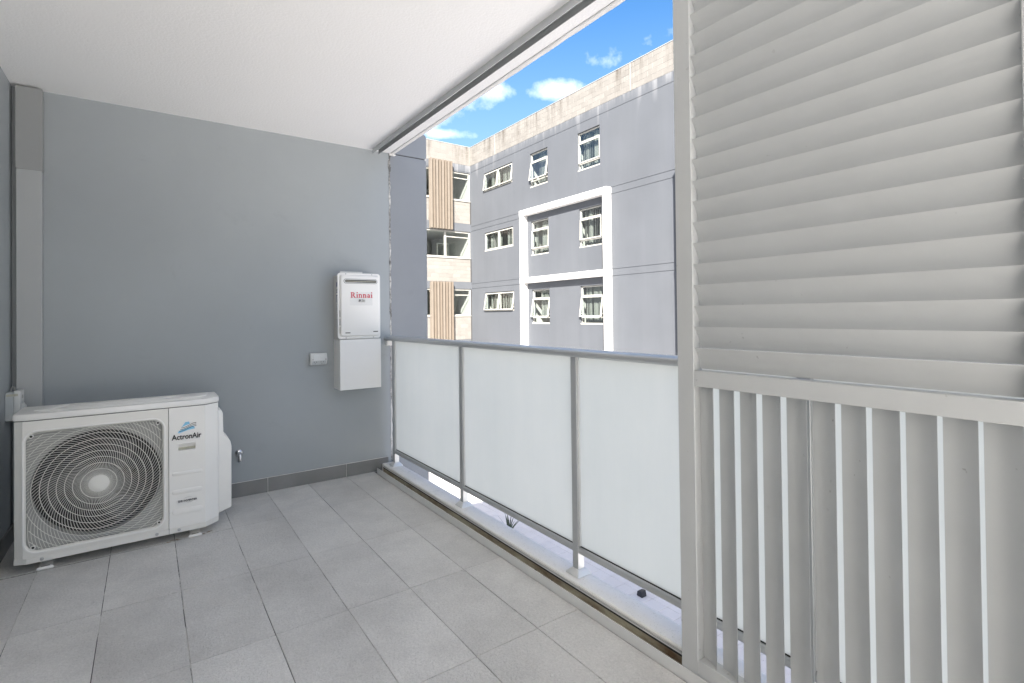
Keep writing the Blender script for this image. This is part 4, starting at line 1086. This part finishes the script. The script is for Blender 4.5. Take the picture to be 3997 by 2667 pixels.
# ================================================================== POWER OUTLET
po = thing('power_outlet', 'weatherproof double power outlet on the grey wall left of the water heater', 'power outlet', (1.118, YW, 0.985))
side = [(YW-0.0005, 1.032), (YW-0.046, 1.032), (YW-0.062, 0.978), (YW-0.036, 0.940), (YW-0.0005, 0.938)]
b_ = MB(); b_.prism(side, lambda u, v, d: (d, u, v), 1.055, 1.181); b_.bevel(0.003, 2, 25).build('outlet_body', M['plast'], po, smooth=True)
def on_slope(x, t, off, top=True):
    (ya, za), (yb, zb) = (side[1], side[2]) if top else (side[2], side[3])
    y, z = ya+(yb-ya)*t, za+(zb-za)*t; nv = Vector((0, -(za-zb), yb-ya)) if True else None
    d = Vector((0, yb-ya, zb-za)).normalized(); nrm = Vector((0, d.z, -d.y)); nrm = nrm if nrm.y < 0 else -nrm
    return Vector((x, y, z))+nrm*off
def slope_box(x0, x1, t0, t1, h, top): 
    mb = MB(); V = [mb.bm.verts.new(on_slope(x, t, o, top)) for o in (0.0, h) for x, t in ((x0, t0), (x1, t0), (x1, t1), (x0, t1))]
    for f in ((3, 2, 1, 0), (4, 5, 6, 7), (0, 1, 5, 4), (1, 2, 6, 5), (2, 3, 7, 6), (3, 0, 4, 7)): mb.bm.faces.new([V[i] for i in f])
    return mb
for x0 in (1.072, 1.130): slope_box(x0, x0+0.030, 0.12, 0.80, 0.005, True).bevel(0.0015).build('switch_cover', M['plast'], po)
slope_box(1.066, 1.170, 0.10, 0.97, 0.0012, False).build('socket_plate', M['plastg'], po)
for x in (1.089, 1.141):
    for dx, t, w in ((-0.009, 0.35, 0.002), (0.009, 0.35, 0.002), (0.0, 0.68, 0.0016)):
        slope_box(x+dx-w, x+dx+w, t-0.09, t+0.09, 0.0018, False).build('socket_slot', M['acd'], po)
for x in (1.069, 1.168): slope_box(x-0.003, x+0.003, 0.84, 0.94, 0.0016, True).build('screw', M['acd'], po)

# ================================================================== ISOLATOR SWITCH
iso = thing('isolator_switch', 'pale grey weatherproof isolator switch on the left wall above the air conditioner', 'switch', (XL, 4.17, 0.83))
MB().box(XL+0.0005, -0.632, 4.108, 4.225, 0.742, 0.904).bevel(0.003).build('back_box', M['plastg'], iso)
cb = MB(); cb.prism([(4.112, 0.740), (4.222, 0.740), (4.222, 0.912), (4.112, 0.912)], lambda u, v, d: (d, u, v), -0.6315, -0.602); cb.bevel(0.004, 2).build('front_box', M['plast'], iso, smooth=True)
MB().lathe([(0.030, 0), (0.030, 0.012), (0.024, 0.016), (0.001, 0.017)], (-0.602, 4.168, 0.800), (1, 0, 0), 20).build('rotary_hood', M['plast'], iso, smooth=True)
MB().box(-0.586, -0.566, 4.150, 4.186, 0.792, 0.810).bevel(0.002).build('switch_lever', M['acs'], iso)
MB().box(-0.603, -0.596, 4.130, 4.206, 0.828, 0.834).build('hood_fin', M['plast'], iso)
MB().box(-0.603, -0.598, 4.138, 4.198, 0.846, 0.850).build('hood_fin', M['plast'], iso)
MB().box(-0.6025, -0.6012, 4.15, 4.19, 0.864, 0.884).build('rating_label', M['acs'], iso)
MB().box(-0.662, -0.612, 4.1072, 4.1078, 0.884, 0.897).build('paper_label', M['buff'], iso)
cbl = MB().tube([(-0.655, 4.20, 0.905), (-0.655, 4.20, 0.922), (-0.650, 4.205, 0.932), (-0.642, 4.205, 0.928), (-0.640, 4.205, 0.905)], 0.0035, 8); cbl.build('cable_loop', M['acs'], iso)

# ================================================================== CONDUIT
cd = thing('pipe_conduit', 'grey vertical pipe cover running up the wall behind the air conditioner', 'conduit', (-0.582, 4.275, 0))
lo = MB().box(-0.641, -0.524, 4.241, YW-0.0008, 0.02, 2.236).bevel(0.004, 2); lo.build('conduit_cover', M['cond'], cd)
up_ = MB(); up_.prism([(-0.6445, 2.2375), (-0.630, 2.2345), (-0.5205, 2.2345), (-0.5205, 2.738), (-0.6445, 2.738)], XZ(4.2385), 0.0, YW-0.0005-4.2385); up_.bevel(0.003, 2); up_.build('conduit_sleeve', M['condtop_flange_shade'], cd, label='darker upper sleeve of the pipe cover')

# ================================================================== WALL TAP
tp = thing('wall_tap', 'small chrome wall drain outlet with round flange right of the air conditioner', 'tap', (0.553, YW, 0.322))
MB().lathe([(0.029, -0.0005), (0.029, -0.004), (0.026, -0.010), (0.018, -0.015), (0.012, -0.017)], (0.553, YW, 0.322), (0, 1, 0), 28).build('flange', M['chrome'], tp, smooth=True)
MB().tube([(0.553, YW-0.012, 0.322), (0.553, YW-0.030, 0.322), (0.553, YW-0.040, 0.318), (0.553, YW-0.045, 0.309), (0.553, YW-0.045, 0.282)], 0.0125, 16).build('elbow', M['chrome'], tp, smooth=True)
MB().lathe([(0.0125, 0), (0.0145, 0.001), (0.0145, 0.016), (0.011, 0.017)], (0.553, YW-0.045, 0.268), (0, 0, 1), 18).build('nozzle', M['chrome'], tp, smooth=True)

# ================================================================== COURTYARD THINGS
pl = thing('spiky_plant', 'dark spiky plant growing in the courtyard below the balustrade', 'plant', (6.2, 9.0, GZ))
r = random.Random(11)
for k in range(26):
    a = r.uniform(0, 2*math.pi); le = r.uniform(0.34, 0.50); tl_ = r.uniform(0.1, 0.95); mb = MB(); w = 0.015; prev = None
    L_, R_ = [], []
    for i in range(6):
        t = i/5; rr = le*t*math.sin(tl_*(0.7+0.5*t)); z = le*t*math.cos(tl_*(0.7+0.5*t)); ww = w*(1-t)*(0.5+1.2*t*(1-t))*2+0.0006
        cx, cy = 6.2+rr*math.cos(a), 9.0+rr*math.sin(a)
        L_.append((cx-ww*math.sin(a), cy+ww*math.cos(a), GZ+0.05+z)); R_.append((cx+ww*math.sin(a), cy-ww*math.cos(a), GZ+0.05+z+0.002))
    for i in range(5): mb.face([L_[i], R_[i], R_[i+1], L_[i+1]])
    mb.build('leaf', M['leaf'], pl)
MB().lathe([(0.04, 0.0), (0.05, 0.03), (0.03, 0.09), (0.01, 0.11)], (6.2, 9.0, GZ), (0, 0, 1), 10).build('stem', M['soil'], pl)
blk_ = MB(); blk_.prism([(5.78, GZ+0.001), (5.90, GZ+0.001), (5.885, GZ+0.085), (5.80, GZ+0.10)], lambda u, v, d: (d, u, v), 6.62, 6.74); blk_.bevel(0.012, 2)
o = blk_.build('rubber_block', M['rubber'], smooth=True); o['label'] = 'small black block lying on the courtyard pavers under the railing'; o['category'] = 'block'
wlw = MB().box(7.0, 9.4, 13.4, 13.62, GZ+0.001, GZ+1.1).bevel(0.01)  # plain box stands in for a white door below
o = wlw.build('door_like_panel', M['white']); o['label'] = 'low white door-like panel in the courtyard seen beneath the balustrade'; o['category'] = 'wall'
